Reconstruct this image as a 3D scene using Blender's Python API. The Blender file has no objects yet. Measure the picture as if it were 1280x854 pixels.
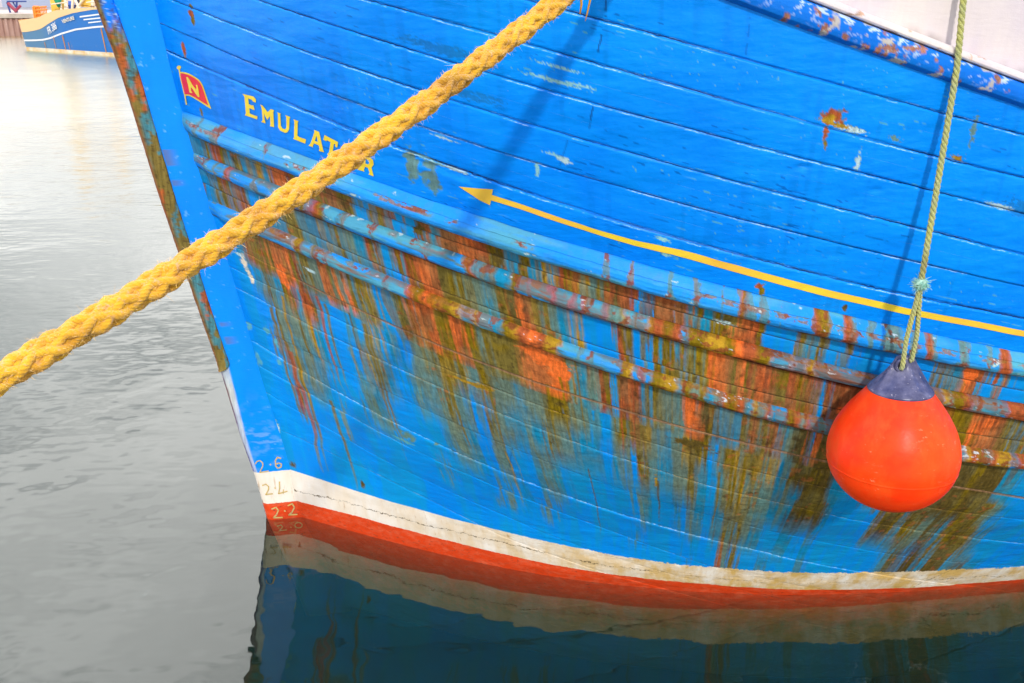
import bpy, bmesh, math, random
import numpy as np
from mathutils import Vector, Matrix
random.seed(7)
R = math.radians
scn = bpy.context.scene
COL = scn.collection

# ------------------------------------------------------------------ camera
H_CAM = 3.7
cam = bpy.data.cameras.new('camera'); cam.lens = 35; cam.sensor_width = 36; cam.clip_end = 2000; cam.clip_start = 0.05
cam_o = bpy.data.objects.new('camera', cam); COL.objects.link(cam_o)
cam_o.location = (0, 0, H_CAM); cam_o.rotation_euler = (R(90 - 20.9), 0, 0)
scn.camera = cam_o

# ------------------------------------------------------------------ sky and sun
SUN = Vector((0.0842, -0.8093, 0.5813)).normalized()      # towards the sun
world = bpy.data.worlds.new('World'); scn.world = world; world.use_nodes = True
nt = world.node_tree; nt.nodes.clear()
def N(t, ty, **kw):
    n = t.nodes.new(ty)
    for k, v in kw.items(): setattr(n, k, v)
    return n
sky = N(nt, 'ShaderNodeTexSky', sky_type='NISHITA', sun_disc=False)
sky.sun_elevation = math.asin(SUN.z); sky.sun_rotation = math.atan2(SUN.x, SUN.y)
tc = N(nt, 'ShaderNodeTexCoord'); mp = N(nt, 'ShaderNodeMapping'); mp.inputs['Scale'].default_value = (1, 1, 3.2)
mp.inputs['Location'].default_value = (0.7, 0.35, 0.0)
cn = N(nt, 'ShaderNodeTexNoise'); cn.inputs['Scale'].default_value = 2.4; cn.inputs['Detail'].default_value = 7; cn.inputs['Roughness'].default_value = 0.55
cr = N(nt, 'ShaderNodeMapRange'); cr.inputs[1].default_value = 0.25; cr.inputs[2].default_value = 0.47
cn2 = N(nt, 'ShaderNodeTexNoise'); cn2.inputs['Scale'].default_value = 5.0; cn2.inputs['Detail'].default_value = 4
cr2 = N(nt, 'ShaderNodeMapRange'); cr2.inputs[3].default_value = 13.0; cr2.inputs[4].default_value = 23.0
cc = N(nt, 'ShaderNodeCombineColor')
mx = N(nt, 'ShaderNodeMix', data_type='RGBA')
bg = N(nt, 'ShaderNodeBackground'); bg.inputs[1].default_value = 0.085
wo = N(nt, 'ShaderNodeOutputWorld')
L = nt.links.new
L(tc.outputs['Generated'], mp.inputs[0]); L(mp.outputs[0], cn.inputs[0]); L(mp.outputs[0], cn2.inputs[0])
L(cn.outputs[0], cr.inputs[0]); L(cn2.outputs[0], cr2.inputs[0])
m1 = N(nt, 'ShaderNodeMath', operation='MULTIPLY'); m1.inputs[1].default_value = 1.01
m2 = N(nt, 'ShaderNodeMath', operation='MULTIPLY'); m2.inputs[1].default_value = 1.25
sxw = N(nt, 'ShaderNodeSeparateXYZ'); L(tc.outputs['Generated'], sxw.inputs[0])
az = N(nt, 'ShaderNodeMapRange'); az.inputs[1].default_value = -.5; az.inputs[2].default_value = .7; az.inputs[3].default_value = .48; az.inputs[4].default_value = 1.35; L(sxw.outputs['Y'], az.inputs[0])
ez = N(nt, 'ShaderNodeMapRange'); ez.inputs[1].default_value = .22; ez.inputs[2].default_value = .62; ez.inputs[3].default_value = .95; ez.inputs[4].default_value = 2.1; L(sxw.outputs['Z'], ez.inputs[0])
mz = N(nt, 'ShaderNodeMath', operation='MULTIPLY'); L(az.outputs[0], mz.inputs[0]); L(ez.outputs[0], mz.inputs[1])
mzz = N(nt, 'ShaderNodeMath', operation='MULTIPLY'); L(mz.outputs[0], mzz.inputs[0]); L(cr2.outputs[0], mzz.inputs[1]); cr2 = mzz
L(cr2.outputs[0], cc.inputs[0]); L(cr2.outputs[0], m1.inputs[0]); L(m1.outputs[0], cc.inputs[1]); L(cr2.outputs[0], m2.inputs[0]); L(m2.outputs[0], cc.inputs[2])
L(cr.outputs[0], mx.inputs[0]); L(sky.outputs[0], mx.inputs[6]); L(cc.outputs[0], mx.inputs[7])
L(mx.outputs[2], bg.inputs[0]); L(bg.outputs[0], wo.inputs[0])

sl = bpy.data.lights.new('sun', 'SUN'); sl.energy = 3.0; sl.angle = R(2.6); sl.color = (1.0, 0.95, 0.87)
so = bpy.data.objects.new('sun', sl); COL.objects.link(so)
so.rotation_euler = SUN.to_track_quat('Z', 'Y').to_euler()
scn.view_settings.view_transform = 'Standard'; scn.view_settings.look = 'None'
scn.view_settings.exposure = -0.16; scn.view_settings.gamma = 1.0
scn.render.engine = 'CYCLES'
scn.cycles.max_bounces = 8; scn.cycles.transparent_max_bounces = 12; scn.cycles.volume_bounces = 0

# ------------------------------------------------------------------ helpers
def tag(o, label=None, cat=None, group=None, kind=None):
    if label: o['label'] = label
    if cat: o['category'] = cat
    if group: o['group'] = group
    if kind: o['kind'] = kind
    return o
def empty(name, loc=(0, 0, 0), rz=0.0):
    o = bpy.data.objects.new(name, None); COL.objects.link(o); o.location = loc; o.rotation_euler = (0, 0, rz)
    o.empty_display_size = 0.2
    return o
def link(name, me, mat=None, parent=None, smooth=True):
    o = bpy.data.objects.new(name, me); COL.objects.link(o)
    if mat: me.materials.append(mat)
    if smooth and len(me.polygons): me.polygons.foreach_set('use_smooth', [True] * len(me.polygons))
    if parent: o.parent = parent
    return o
def grid_mesh(name, V, flip=False):
    """V: rows x cols x 3 array"""
    r, c = V.shape[:2]
    me = bpy.data.meshes.new(name)
    idx = np.arange(r * c).reshape(r, c)
    q = np.stack([idx[:-1, :-1], idx[:-1, 1:], idx[1:, 1:], idx[1:, :-1]], -1).reshape(-1, 4)
    if flip: q = q[:, ::-1]
    nf = len(q)
    me.vertices.add(r * c); me.vertices.foreach_set('co', V.reshape(-1).astype(np.float32))
    me.loops.add(nf * 4); me.loops.foreach_set('vertex_index', q.reshape(-1).astype(np.int32))
    me.polygons.add(nf); me.polygons.foreach_set('loop_start', np.arange(0, nf * 4, 4, dtype=np.int32))
    me.polygons.foreach_set('loop_total', np.full(nf, 4, dtype=np.int32))
    me.update(calc_edges=True)
    me.polygons.foreach_set('use_smooth', np.ones(nf, dtype=bool))
    return me
def set_col(me, name, C):
    a = me.attributes.new(name, 'FLOAT_COLOR', 'POINT')
    C4 = np.ones((len(me.vertices), 4), np.float32); C4[:, :3] = C.reshape(-1, 3)
    a.data.foreach_set('color', C4.reshape(-1))
def set_f(me, name, v):
    a = me.attributes.new(name, 'FLOAT', 'POINT'); a.data.foreach_set('value', np.asarray(v, np.float32).reshape(-1))
def mesh_pydata(name, v, f):
    me = bpy.data.meshes.new(name); me.from_pydata([tuple(map(float, p)) for p in v], [], f); me.update(); return me

class MB:
    """collects boxes, bars and tubes into one mesh"""
    def __init__(s): s.v = []; s.f = []
    def add(s, v, f):
        o = len(s.v); s.v += [tuple(map(float, p)) for p in v]; s.f += [tuple(i + o for i in q) for q in f]
    def box(s, c, d, rz=0.0, M=None):
        x, y, z = d[0] / 2, d[1] / 2, d[2] / 2; ca, sa = math.cos(rz), math.sin(rz); v = []
        for k in range(8):
            p = Vector(((x if k & 1 else -x), (y if k & 2 else -y), (z if k & 4 else -z)))
            if M: p = M @ p
            v.append((c[0] + p.x * ca - p.y * sa, c[1] + p.x * sa + p.y * ca, c[2] + p.z))
        s.add(v, [(0, 2, 3, 1), (4, 5, 7, 6), (0, 1, 5, 4), (2, 6, 7, 3), (0, 4, 6, 2), (1, 3, 7, 5)])
    def tube(s, pts, r, n=8, cap=True):
        pts = [Vector(p) for p in pts]; rr = r if isinstance(r, (list, tuple)) else [r] * len(pts)
        v = []; prev = None
        for i, p in enumerate(pts):
            t = (pts[min(i + 1, len(pts) - 1)] - pts[max(i - 1, 0)]).normalized()
            if prev is None:
                up = Vector((0, 0, 1)) if abs(t.z) < 0.9 else Vector((1, 0, 0)); a = t.cross(up).normalized()
            else:
                a = (prev - t * prev.dot(t)).normalized()
            prev = a; b2 = t.cross(a)
            for k in range(n):
                th = 2 * math.pi * k / n; v.append(p + (a * math.cos(th) + b2 * math.sin(th)) * rr[i])
        f = []
        for i in range(len(pts) - 1):
            for k in range(n): f.append((i * n + k, i * n + (k + 1) % n, (i + 1) * n + (k + 1) % n, (i + 1) * n + k))
        if cap: f.append(tuple(range(n))[::-1]); f.append(tuple((len(pts) - 1) * n + k for k in range(n)))
        s.add(v, f)
    def build(s, name, mat, parent=None, smooth=False):
        return link(name, mesh_pydata(name, s.v, s.f), mat, parent, smooth)

# value noise for wear patterns
_rng = np.random.default_rng(11)
_T = _rng.random((256, 256)).astype(np.float32)
def vn(x, y, seed=0):
    x = np.asarray(x, np.float64) + seed * 37.7; y = np.asarray(y, np.float64) + seed * 91.3
    xi = np.floor(x).astype(np.int64); yi = np.floor(y).astype(np.int64); fx = x - xi; fy = y - yi
    fx = fx * fx * (3 - 2 * fx); fy = fy * fy * (3 - 2 * fy)
    a = _T[xi & 255, yi & 255]; b_ = _T[(xi + 1) & 255, yi & 255]; c = _T[xi & 255, (yi + 1) & 255]; d = _T[(xi + 1) & 255, (yi + 1) & 255]
    return (a * (1 - fx) + b_ * fx) * (1 - fy) + (c * (1 - fx) + d * fx) * fy
def fbm(x, y, seed=0, o=4):
    s = 0; a = 0.5; t = 0
    for i in range(o):
        s = s + a * vn(x * 2 ** i, y * 2 ** i, seed + i); t += a; a *= 0.55
    return s / t
def sst(a, b_, x):
    t = np.clip((x - a) / (b_ - a), 0, 1); return t * t * (3 - 2 * t)
def mixc(C, col, m):
    return C * (1 - m[..., None]) + np.asarray(col, np.float64) * m[..., None]

# ------------------------------------------------------------------ materials
def mat(name, base=(0.5, 0.5, 0.5), rough=0.5, metal=0.0, spec=0.5):
    m = bpy.data.materials.new(name); m.use_nodes = True; b_ = m.node_tree.nodes['Principled BSDF']
    b_.inputs['Base Color'].default_value = (*base, 1); b_.inputs['Roughness'].default_value = rough
    b_.inputs['Metallic'].default_value = metal; b_.inputs['Specular IOR Level'].default_value = spec
    return m
def nz(t, scale, detail=4, rough=0.55, vec=None, sc=None, dist=0.0):
    n = N(t, 'ShaderNodeTexNoise'); n.inputs['Scale'].default_value = scale; n.inputs['Detail'].default_value = detail
    n.inputs['Roughness'].default_value = rough; n.inputs['Distortion'].default_value = dist
    c = N(t, 'ShaderNodeTexCoord'); src = vec or c.outputs['Object']
    if sc:
        m = N(t, 'ShaderNodeMapping'); m.inputs['Scale'].default_value = sc; t.links.new(src, m.inputs[0]); src = m.outputs[0]
    t.links.new(src, n.inputs[0]); return n.outputs[0]
def mr(t, v, a, b_, c, d):
    n = N(t, 'ShaderNodeMapRange'); t.links.new(v, n.inputs[0])
    for i, k in enumerate((a, b_, c, d)): n.inputs[i + 1].default_value = k
    return n.outputs[0]
def mxc(t, f, a, b_, mode='MIX'):
    n = N(t, 'ShaderNodeMix', data_type='RGBA'); n.blend_type = mode
    for s, x in ((n.inputs[0], f), (n.inputs[6], a), (n.inputs[7], b_)):
        if hasattr(x, 'is_output'): t.links.new(x, s)
        elif isinstance(x, (int, float)): s.default_value = x
        else: s.default_value = (*x, 1)
    return n.outputs[2]
def mth(t, op, a, b_=None):
    n = N(t, 'ShaderNodeMath', operation=op)
    for s, x in ((n.inputs[0], a), (n.inputs[1], b_)):
        if x is None: continue
        if hasattr(x, 'is_output'): t.links.new(x, s)
        else: s.default_value = x
    return n.outputs[0]
def attr(t, name, fac=False):
    n = N(t, 'ShaderNodeAttribute'); n.attribute_name = name
    return n.outputs['Fac'] if fac else n.outputs['Color']
def bump(t, h, strength, dist, out_bsdf):
    n = N(t, 'ShaderNodeBump'); n.inputs['Strength'].default_value = strength; n.inputs['Distance'].default_value = dist
    t.links.new(h, n.inputs['Height']); t.links.new(n.outputs[0], out_bsdf.inputs['Normal'])
def noisy(name, c1, c2, scale=6, rough=0.5, sc=None, bmp=0.0, detail=5, metal=0.0, lo=0.35, hi=0.65, spec=0.5):
    m = mat(name, c1, rough, metal, spec); t = m.node_tree; b_ = t.nodes['Principled BSDF']
    f = mr(t, nz(t, scale, detail, sc=sc), lo, hi, 0, 1)
    t.links.new(mxc(t, f, c1, c2), b_.inputs['Base Color'])
    if bmp: bump(t, nz(t, scale * 4, 4, sc=sc), 0.6, bmp, b_)
    return m

BLUE = (0.001, 0.245, 0.84)
WHITE = (0.78, 0.74, 0.66); RED = (0.66, 0.055, 0.010)
def painted(name, boot=False, bump_d=0.0012):
    """paint whose colour and wear come from vertex data plus fine procedural variation"""
    m = mat(name, BLUE, 0.42, spec=.10); t = m.node_tree; b_ = t.nodes['Principled BSDF']; lk = t.links.new
    col = attr(t, 'paint'); wear = attr(t, 'wear', True)
    streak = nz(t, 60, 5, 0.6, sc=(1, 1, 0.13)); fine = nz(t, 260, 4, 0.6)
    v = mr(t, streak, 0.3, 0.7, 0.62, 1.38); v2 = mr(t, fine, 0.3, 0.7, 0.8, 1.2)
    vv = mth(t, 'MULTIPLY', v, v2)
    one = mxc(t, wear, (1, 1, 1), vv)                       # only worn areas vary strongly
    col = mxc(t, 1.0, col, one, 'MULTIPLY')
    low = mr(t, nz(t, 3.0, 5, 0.6, sc=(1, 1, 0.5)), 0.3, 0.7, 0.88, 1.1)
    cb = N(t, 'ShaderNodeCombineColor'); lk(low, cb.inputs[0]); lk(low, cb.inputs[1]); cb.inputs[2].default_value = 1.0
    col = mxc(t, 1.0, col, cb.outputs[0], 'MULTIPLY')
    if boot == 'hull':
        sd = attr(t, 'sd', True); up = attr(t, 'sk', True)
        wob = mr(t, nz(t, 26, 3, .6), .3, .7, -.0022, .0022); sdw = mth(t, 'ADD', sd, wob)
        g1 = mr(t, nz(t, 1.7, 4, .65), .36, .58, .25, 1.0); g2 = mr(t, nz(t, 2.6, 5, .8, sc=(1, 1, 1)), .49, .58, 0, .85); g3 = mr(t, nz(t, 48, 3, .7), .42, .56, 0, 1); g4 = mr(t, nz(t, 3.1, 5, .7, sc=(1.3, 1, 1)), .47, .56, 0, 1)
        ab = mth(t, 'ABSOLUTE', sdw)
        dark = mth(t, 'MULTIPLY', mr(t, ab, .0008, .0036, 1, 0), mth(t, 'MULTIPLY', g1, up))
        lipu = mth(t, 'MULTIPLY', mth(t, 'MULTIPLY', mr(t, mth(t, 'ABSOLUTE', mth(t, 'ADD', sdw, .0068)), .0004, .0022, 1, 0), mth(t, 'MULTIPLY', g2, mr(t, nz(t, 90, 2, .6), .35, .5, .25, 1))), up)
        lipt = mth(t, 'MULTIPLY', mth(t, 'MULTIPLY', mr(t, mth(t, 'ABSOLUTE', mth(t, 'ADD', sdw, -.0050)), .0002, .0018, .75, 0), mth(t, 'MULTIPLY', g4, g3)), up)
        lipl = mth(t, 'MULTIPLY', mth(t, 'MULTIPLY', mr(t, ab, .0002, .0020, .60, 0), mth(t, 'MULTIPLY', mr(t, g4, 0, 1, .30, 1), g3)), mth(t, 'SUBTRACT', 1.0, up))
        darkl = mth(t, 'MULTIPLY', mth(t, 'MULTIPLY', mr(t, mth(t, 'ABSOLUTE', mth(t, 'ADD', sdw, -.003)), .0004, .0025, .6, 0), g1), mth(t, 'SUBTRACT', 1.0, up))
        lc = mxc(t, mr(t, wear, .25, .7, 0, 1), (.42, .66, .86), (.62, .38, .13))
        col = mxc(t, dark, col, (.001, .018, .085)); col = mxc(t, darkl, col, (.02, .035, .03))
        col = mxc(t, mth(t, 'MAXIMUM', mth(t, 'MAXIMUM', lipu, lipt), lipl), col, lc)
    # tiny nicks showing pale undercoat
    nick = mth(t, 'MULTIPLY', mr(t, nz(t, 95, 3, 0.75, sc=(1, 1, 2.2)), 0.71, 0.735, 0, 1), mr(t, nz(t, 5, 3), 0.5, 0.6, 0, 0.8))
    col = mxc(t, nick, col, (0.35, 0.6, 0.8))
    rough = mr(t, wear, 0, 1, 0.33, 0.72)
    if boot:
        zb = attr(t, 'zb', True); zr = attr(t, 'zr', True)
        je = mr(t, nz(t, 42, 5, 0.7), 0.3, 0.7, -0.010, 0.010)
        ragged = mth(t, 'ADD', zb, mth(t, 'MULTIPLY', je, mr(t, attr(t, 'ut', True), 1.2, 3.0, 0.15, 1.5)))
        mw = mr(t, ragged, 0.0015, -0.0015, 0, 1)
        mrr = mr(t, mth(t, 'ADD', zr, mth(t, 'MULTIPLY', je, 0.35)), 0.0015, -0.0015, 0, 1)
        # white boot-top: yellowing that grows aft, brown drips and grime
        dirt = mth(t, 'MULTIPLY', mr(t, nz(t, 7, 6, 0.65, sc=(1, 1, 0.35)), 0.36, 0.62, 0, 1), mr(t, attr(t, 'ut', True), 0.4, 2.6, 0.25, 1.0))
        w = mxc(t, dirt, WHITE, (0.60, 0.40, 0.13))
        drip = mth(t, 'MULTIPLY', mr(t, nz(t, 38, 4, 0.7, sc=(1, 1, 0.12)), 0.62, 0.70, 0, 1), mr(t, nz(t, 4, 3), 0.42, 0.6, 0, 0.75))
        w = mxc(t, drip, w, (0.42, 0.22, 0.05))
        greys = mth(t, 'MULTIPLY', mr(t, nz(t, 55, 5, 0.75), 0.60, 0.68, 0, 1), mr(t, attr(t, 'ut', True), 0.8, 3.4, 0.1, 0.7))
        w = mxc(t, greys, w, (0.25, 0.20, 0.12))
        ck = mth(t, 'ABSOLUTE', mth(t, 'ADD', attr(t, 'crack', True), mr(t, nz(t, 30, 5, .7), .3, .7, -.012, .012)))
        ckm = mth(t, 'MULTIPLY', mth(t, 'LESS_THAN', ck, mr(t, nz(t, 40, 3, .7), .4, .7, .0005, .0062)), mr(t, nz(t, 2.2, 4, .6), .44, .54, .15, .95))
        w = mxc(t, ckm, w, (0.10, 0.07, 0.03))
        # red antifouling: pink chalking high up, dark scratches
        r_ = mxc(t, mr(t, nz(t, 14, 5, 0.65, sc=(1, 1, 2)), 0.46, 0.70, 0, 0.6), RED, (0.70, 0.15, 0.07))
        r_ = mxc(t, mr(t, nz(t, 36, 5, 0.7, sc=(1, 1, 4)), 0.605, 0.64, 0, 0.9), r_, (0.09, 0.05, 0.03))
        depth_fade = mr(t, mth(t, 'ADD', attr(t, 'zz', True), mr(t, nz(t, 9, 5, .65), .3, .7, -.08, .08)), -.14, -.50, 0, 1)  # olive darkening downwards that paints in the loss of light with depth
        r_ = mxc(t, depth_fade, r_, (0.06, 0.075, 0.03))
        col = mxc(t, mw, col, w); col = mxc(t, mrr, col, r_)
        rough = mth(t, 'MAXIMUM', rough, mr(t, mw, 0, 1, 0, 0.55))
    lk(col, b_.inputs['Base Color']); lk(rough, b_.inputs['Roughness'])
    h = mth(t, 'ADD', mth(t, 'MULTIPLY', nz(t, 34, 6, 0.65, sc=(0.5, 0.5, 2.2)), mr(t, wear, 0, 1, 0.7, 1.6)), mth(t, 'MULTIPLY', nz(t, 190, 4, 0.6), mr(t, wear, 0, 1, 0.12, 0.6)))
    bump(t, h, 0.55, bump_d * 3, b_)
    return m
M_HULL = painted('weathered blue hull paint', 'hull')
M_RAIL = painted('chipped blue rail paint')
M_STEM = painted('stem paint', True, 0.0009)

# ------------------------------------------------------------------ hull form
AL = R(13.0)
AX = np.array([math.cos(AL), math.sin(AL)]); NX = np.array([math.sin(AL), -math.cos(AL)])   # aft, outboard (towards the quay)
S0 = np.array([-1.76213, 6.23024])                                                                   # stem foot at the waterline
ZK = np.array([-1.5, -.8, -.3, 0, .42, 1.0, 1.66, 2.4, 3.25, 4.2])
BK = np.array([.9, 1.35, 1.72, 1.93, 2.22, 2.57, 2.78, 2.9, 3.0, 3.06])
KK = np.array([.36, .385, .405, .42, .405, .45, .51, .56, .60, .63])
UR = np.array([.75, .52, .36, .25, .19, .08, -.03, -.17, -.30, -.38])
def spline(xk, yk):
    n_ = len(xk); h = np.diff(xk); A = np.zeros((n_, n_)); r = np.zeros(n_); A[0, 0] = A[-1, -1] = 1
    for i in range(1, n_ - 1):
        A[i, i - 1] = h[i - 1]; A[i, i] = 2 * (h[i - 1] + h[i]); A[i, i + 1] = h[i]
        r[i] = 6 * ((yk[i + 1] - yk[i]) / h[i] - (yk[i] - yk[i - 1]) / h[i - 1])
    Mm = np.linalg.solve(A, r)
    zt = np.linspace(-1.5, 4.2, 600); i = np.clip(np.searchsorted(xk, zt) - 1, 0, n_ - 2); t = zt - xk[i]; hh = h[i]
    y = yk[i] + t * ((yk[i + 1] - yk[i]) / hh - hh * (2 * Mm[i] + Mm[i + 1]) / 6) + t * t * Mm[i] / 2 + t ** 3 * (Mm[i + 1] - Mm[i]) / (6 * hh)
    return lambda z: np.interp(z, zt, y)
fB_, fK, fU = spline(ZK, BK), spline(ZK, KK), spline(ZK, UR)
def fB(z): return np.where(np.asarray(z) < 0, fB_(0.0) + .12 * np.minimum(z, 0), fB_(z))
def hb(u, z):
    """half-breadth of the hull at station u and height z"""
    return .11 + fB(z) * np.tanh(fK(z) * np.maximum(u - fU(z), 0))
def P3(u, z, off=0.0, side=1):
    bb = (hb(u, z) + off) * side
    return np.stack([S0[0] + u * AX[0] + bb * NX[0], S0[1] + u * AX[1] + bb * NX[1], z + 0 * u], -1)
def PS(u, z, off):          # point in the stem's own frame
    u = np.asarray(u, float); z = np.asarray(z, float)
    return np.stack([S0[0] + u * AX[0] + off * NX[0], S0[1] + u * AX[1] + off * NX[1], z + 0 * u], -1)
def nrm(u, z):
    e = 1e-3; a = P3(u + e, z) - P3(u - e, z); b_ = P3(u, z + e) - P3(u, z - e)
    n_ = np.cross(a, b_); n_ /= np.linalg.norm(n_, axis=-1, keepdims=True) + 1e-12
    return n_
# drip coordinate: where the line of steepest descent through (u, z) meets z = 3
def drip_table():
    ug = np.linspace(-0.8, 13, 240); zg = np.linspace(-0.9, 4.5, 55); Ug, Zg = np.meshgrid(ug, zg, indexing='ij')
    u = Ug.copy(); z = Zg.copy()
    for it in range(110):
        h = np.clip(3.0 - z, -.036, .036); e = 1e-3
        bu = (hb(u + e, z) - hb(u - e, z)) / 2 / e; bz = (hb(u, z + e) - hb(u, z - e)) / 2 / e
        u -= h * bu * bz / (1 + bu * bu); z += h
    return ug, zg, u
_ug, _zg, _Q = drip_table()
def dripq(u, z):
    a = np.clip((u - _ug[0]) / (_ug[1] - _ug[0]), 0, len(_ug) - 1.001); b_ = np.clip((z - _zg[0]) / (_zg[1] - _zg[0]), 0, len(_zg) - 1.001)
    i = a.astype(int); j = b_.astype(int); a = a - i; b_ = b_ - j
    return (_Q[i, j] * (1 - a) + _Q[i + 1, j] * a) * (1 - b_) + (_Q[i, j + 1] * (1 - a) + _Q[i + 1, j + 1] * a) * b_

# plank seams and rails: height as a function of station, (umin, umax, polynomial)
GUIDE = {
  'strake_lo': (1.98, 3.20, [0.02416, -0.46173, 4.38646]),
  'f': (1.32, 3.23, [0.00681, -0.29651, 3.93377]),
  'c': (0.74, 3.29, [0.00616, -0.03241, -0.21997, 3.72041]),
  'b': (0.25, 3.34, [-0.00294, 0.02152, -0.30691, 3.6012]),
  'a': (-0.21, 3.40, [-0.0027, 0.01764, -0.29774, 3.43224]),
  'd': (-0.31, 3.45, [-0.00287, 0.02041, -0.29859, 3.26816]),
  'e': (-0.30, 3.51, [0.00066, 0.00523, -0.29118, 3.12693]),
  'A0': (-0.25, 3.57, [0.00558, -0.04089, -0.15199, 2.83191]),
  'A1': (-0.24, 3.58, [0.00711, -0.04773, -0.149, 2.799]),
  'A2': (-0.22, 3.61, [0.00676, -0.04673, -0.14541, 2.7089]),
  'ab': (-0.18, 3.65, [0.00223, -0.01983, -0.19894, 2.68049]),
  'B0': (-0.21, 3.68, [0.00744, -0.05453, -0.13546, 2.58633]),
  'B2': (-0.18, 3.72, [0.00547, -0.04477, -0.14407, 2.49517]),
  'bc': (-0.15, 3.79, [0.00357, -0.02141, -0.21282, 2.38956]),
  'C0': (-0.15, 3.82, [0.01007, -0.06979, -0.11918, 2.30169]),
  'C2': (-0.14, 3.87, [0.01239, -0.08462, -0.09235, 2.20372]),
  'p': (-0.03, 4.01, [-0.00234, 0.00739, -0.24185, 2.03891]),
  'q': (0.01, 4.16, [0.00414, -0.03535, -0.17866, 1.86719]),
  'r': (0.01, 4.37, [0.0062, -0.05059, -0.17603, 1.72937]),
  's': (0.02, 3.92, [0.0128, -0.08993, -0.132, 1.50033]),
  's2': (0.05, 2.97, [0.00261, -0.32712, 1.37335]),
  't': (0.07, 2.39, [-0.02644, -0.28118, 1.20891]),
  'u': (0.07, 1.65, [0.00301, -0.36377, 1.01755]),
  'w': (0.10, 1.20, [-0.12787, -0.10438, 0.72107]),
  'strake_hi': (2.20, 3.17, [0.06177, -0.67331, 4.75053]),
  'ledge': (2.24, 3.17, [0.0091, -0.38544, 4.38486]),
}
def gz(k, u):
    u = np.asarray(u, float)
    lo, hi, c = GUIDE[k]; lo -= .15; hi += .25
    uc = np.clip(u, lo, hi); d = np.polyder(c)
    return np.polyval(c, uc) + np.where(u < lo, np.polyval(d, lo) * (u - lo), 0) + np.where(u > hi, np.clip(np.polyval(d, hi), -.3, 0) * (hi - hi + np.minimum(u - hi, 4)), 0)
def top_z(u):       # planksheer line
    u = np.asarray(u, float)
    z = gz('strake_lo', u); zl = gz('strake_lo', np.array(1.9)) + (1.9 - u) * 0.31
    return np.where(u < 1.9, zl, z)

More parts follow.
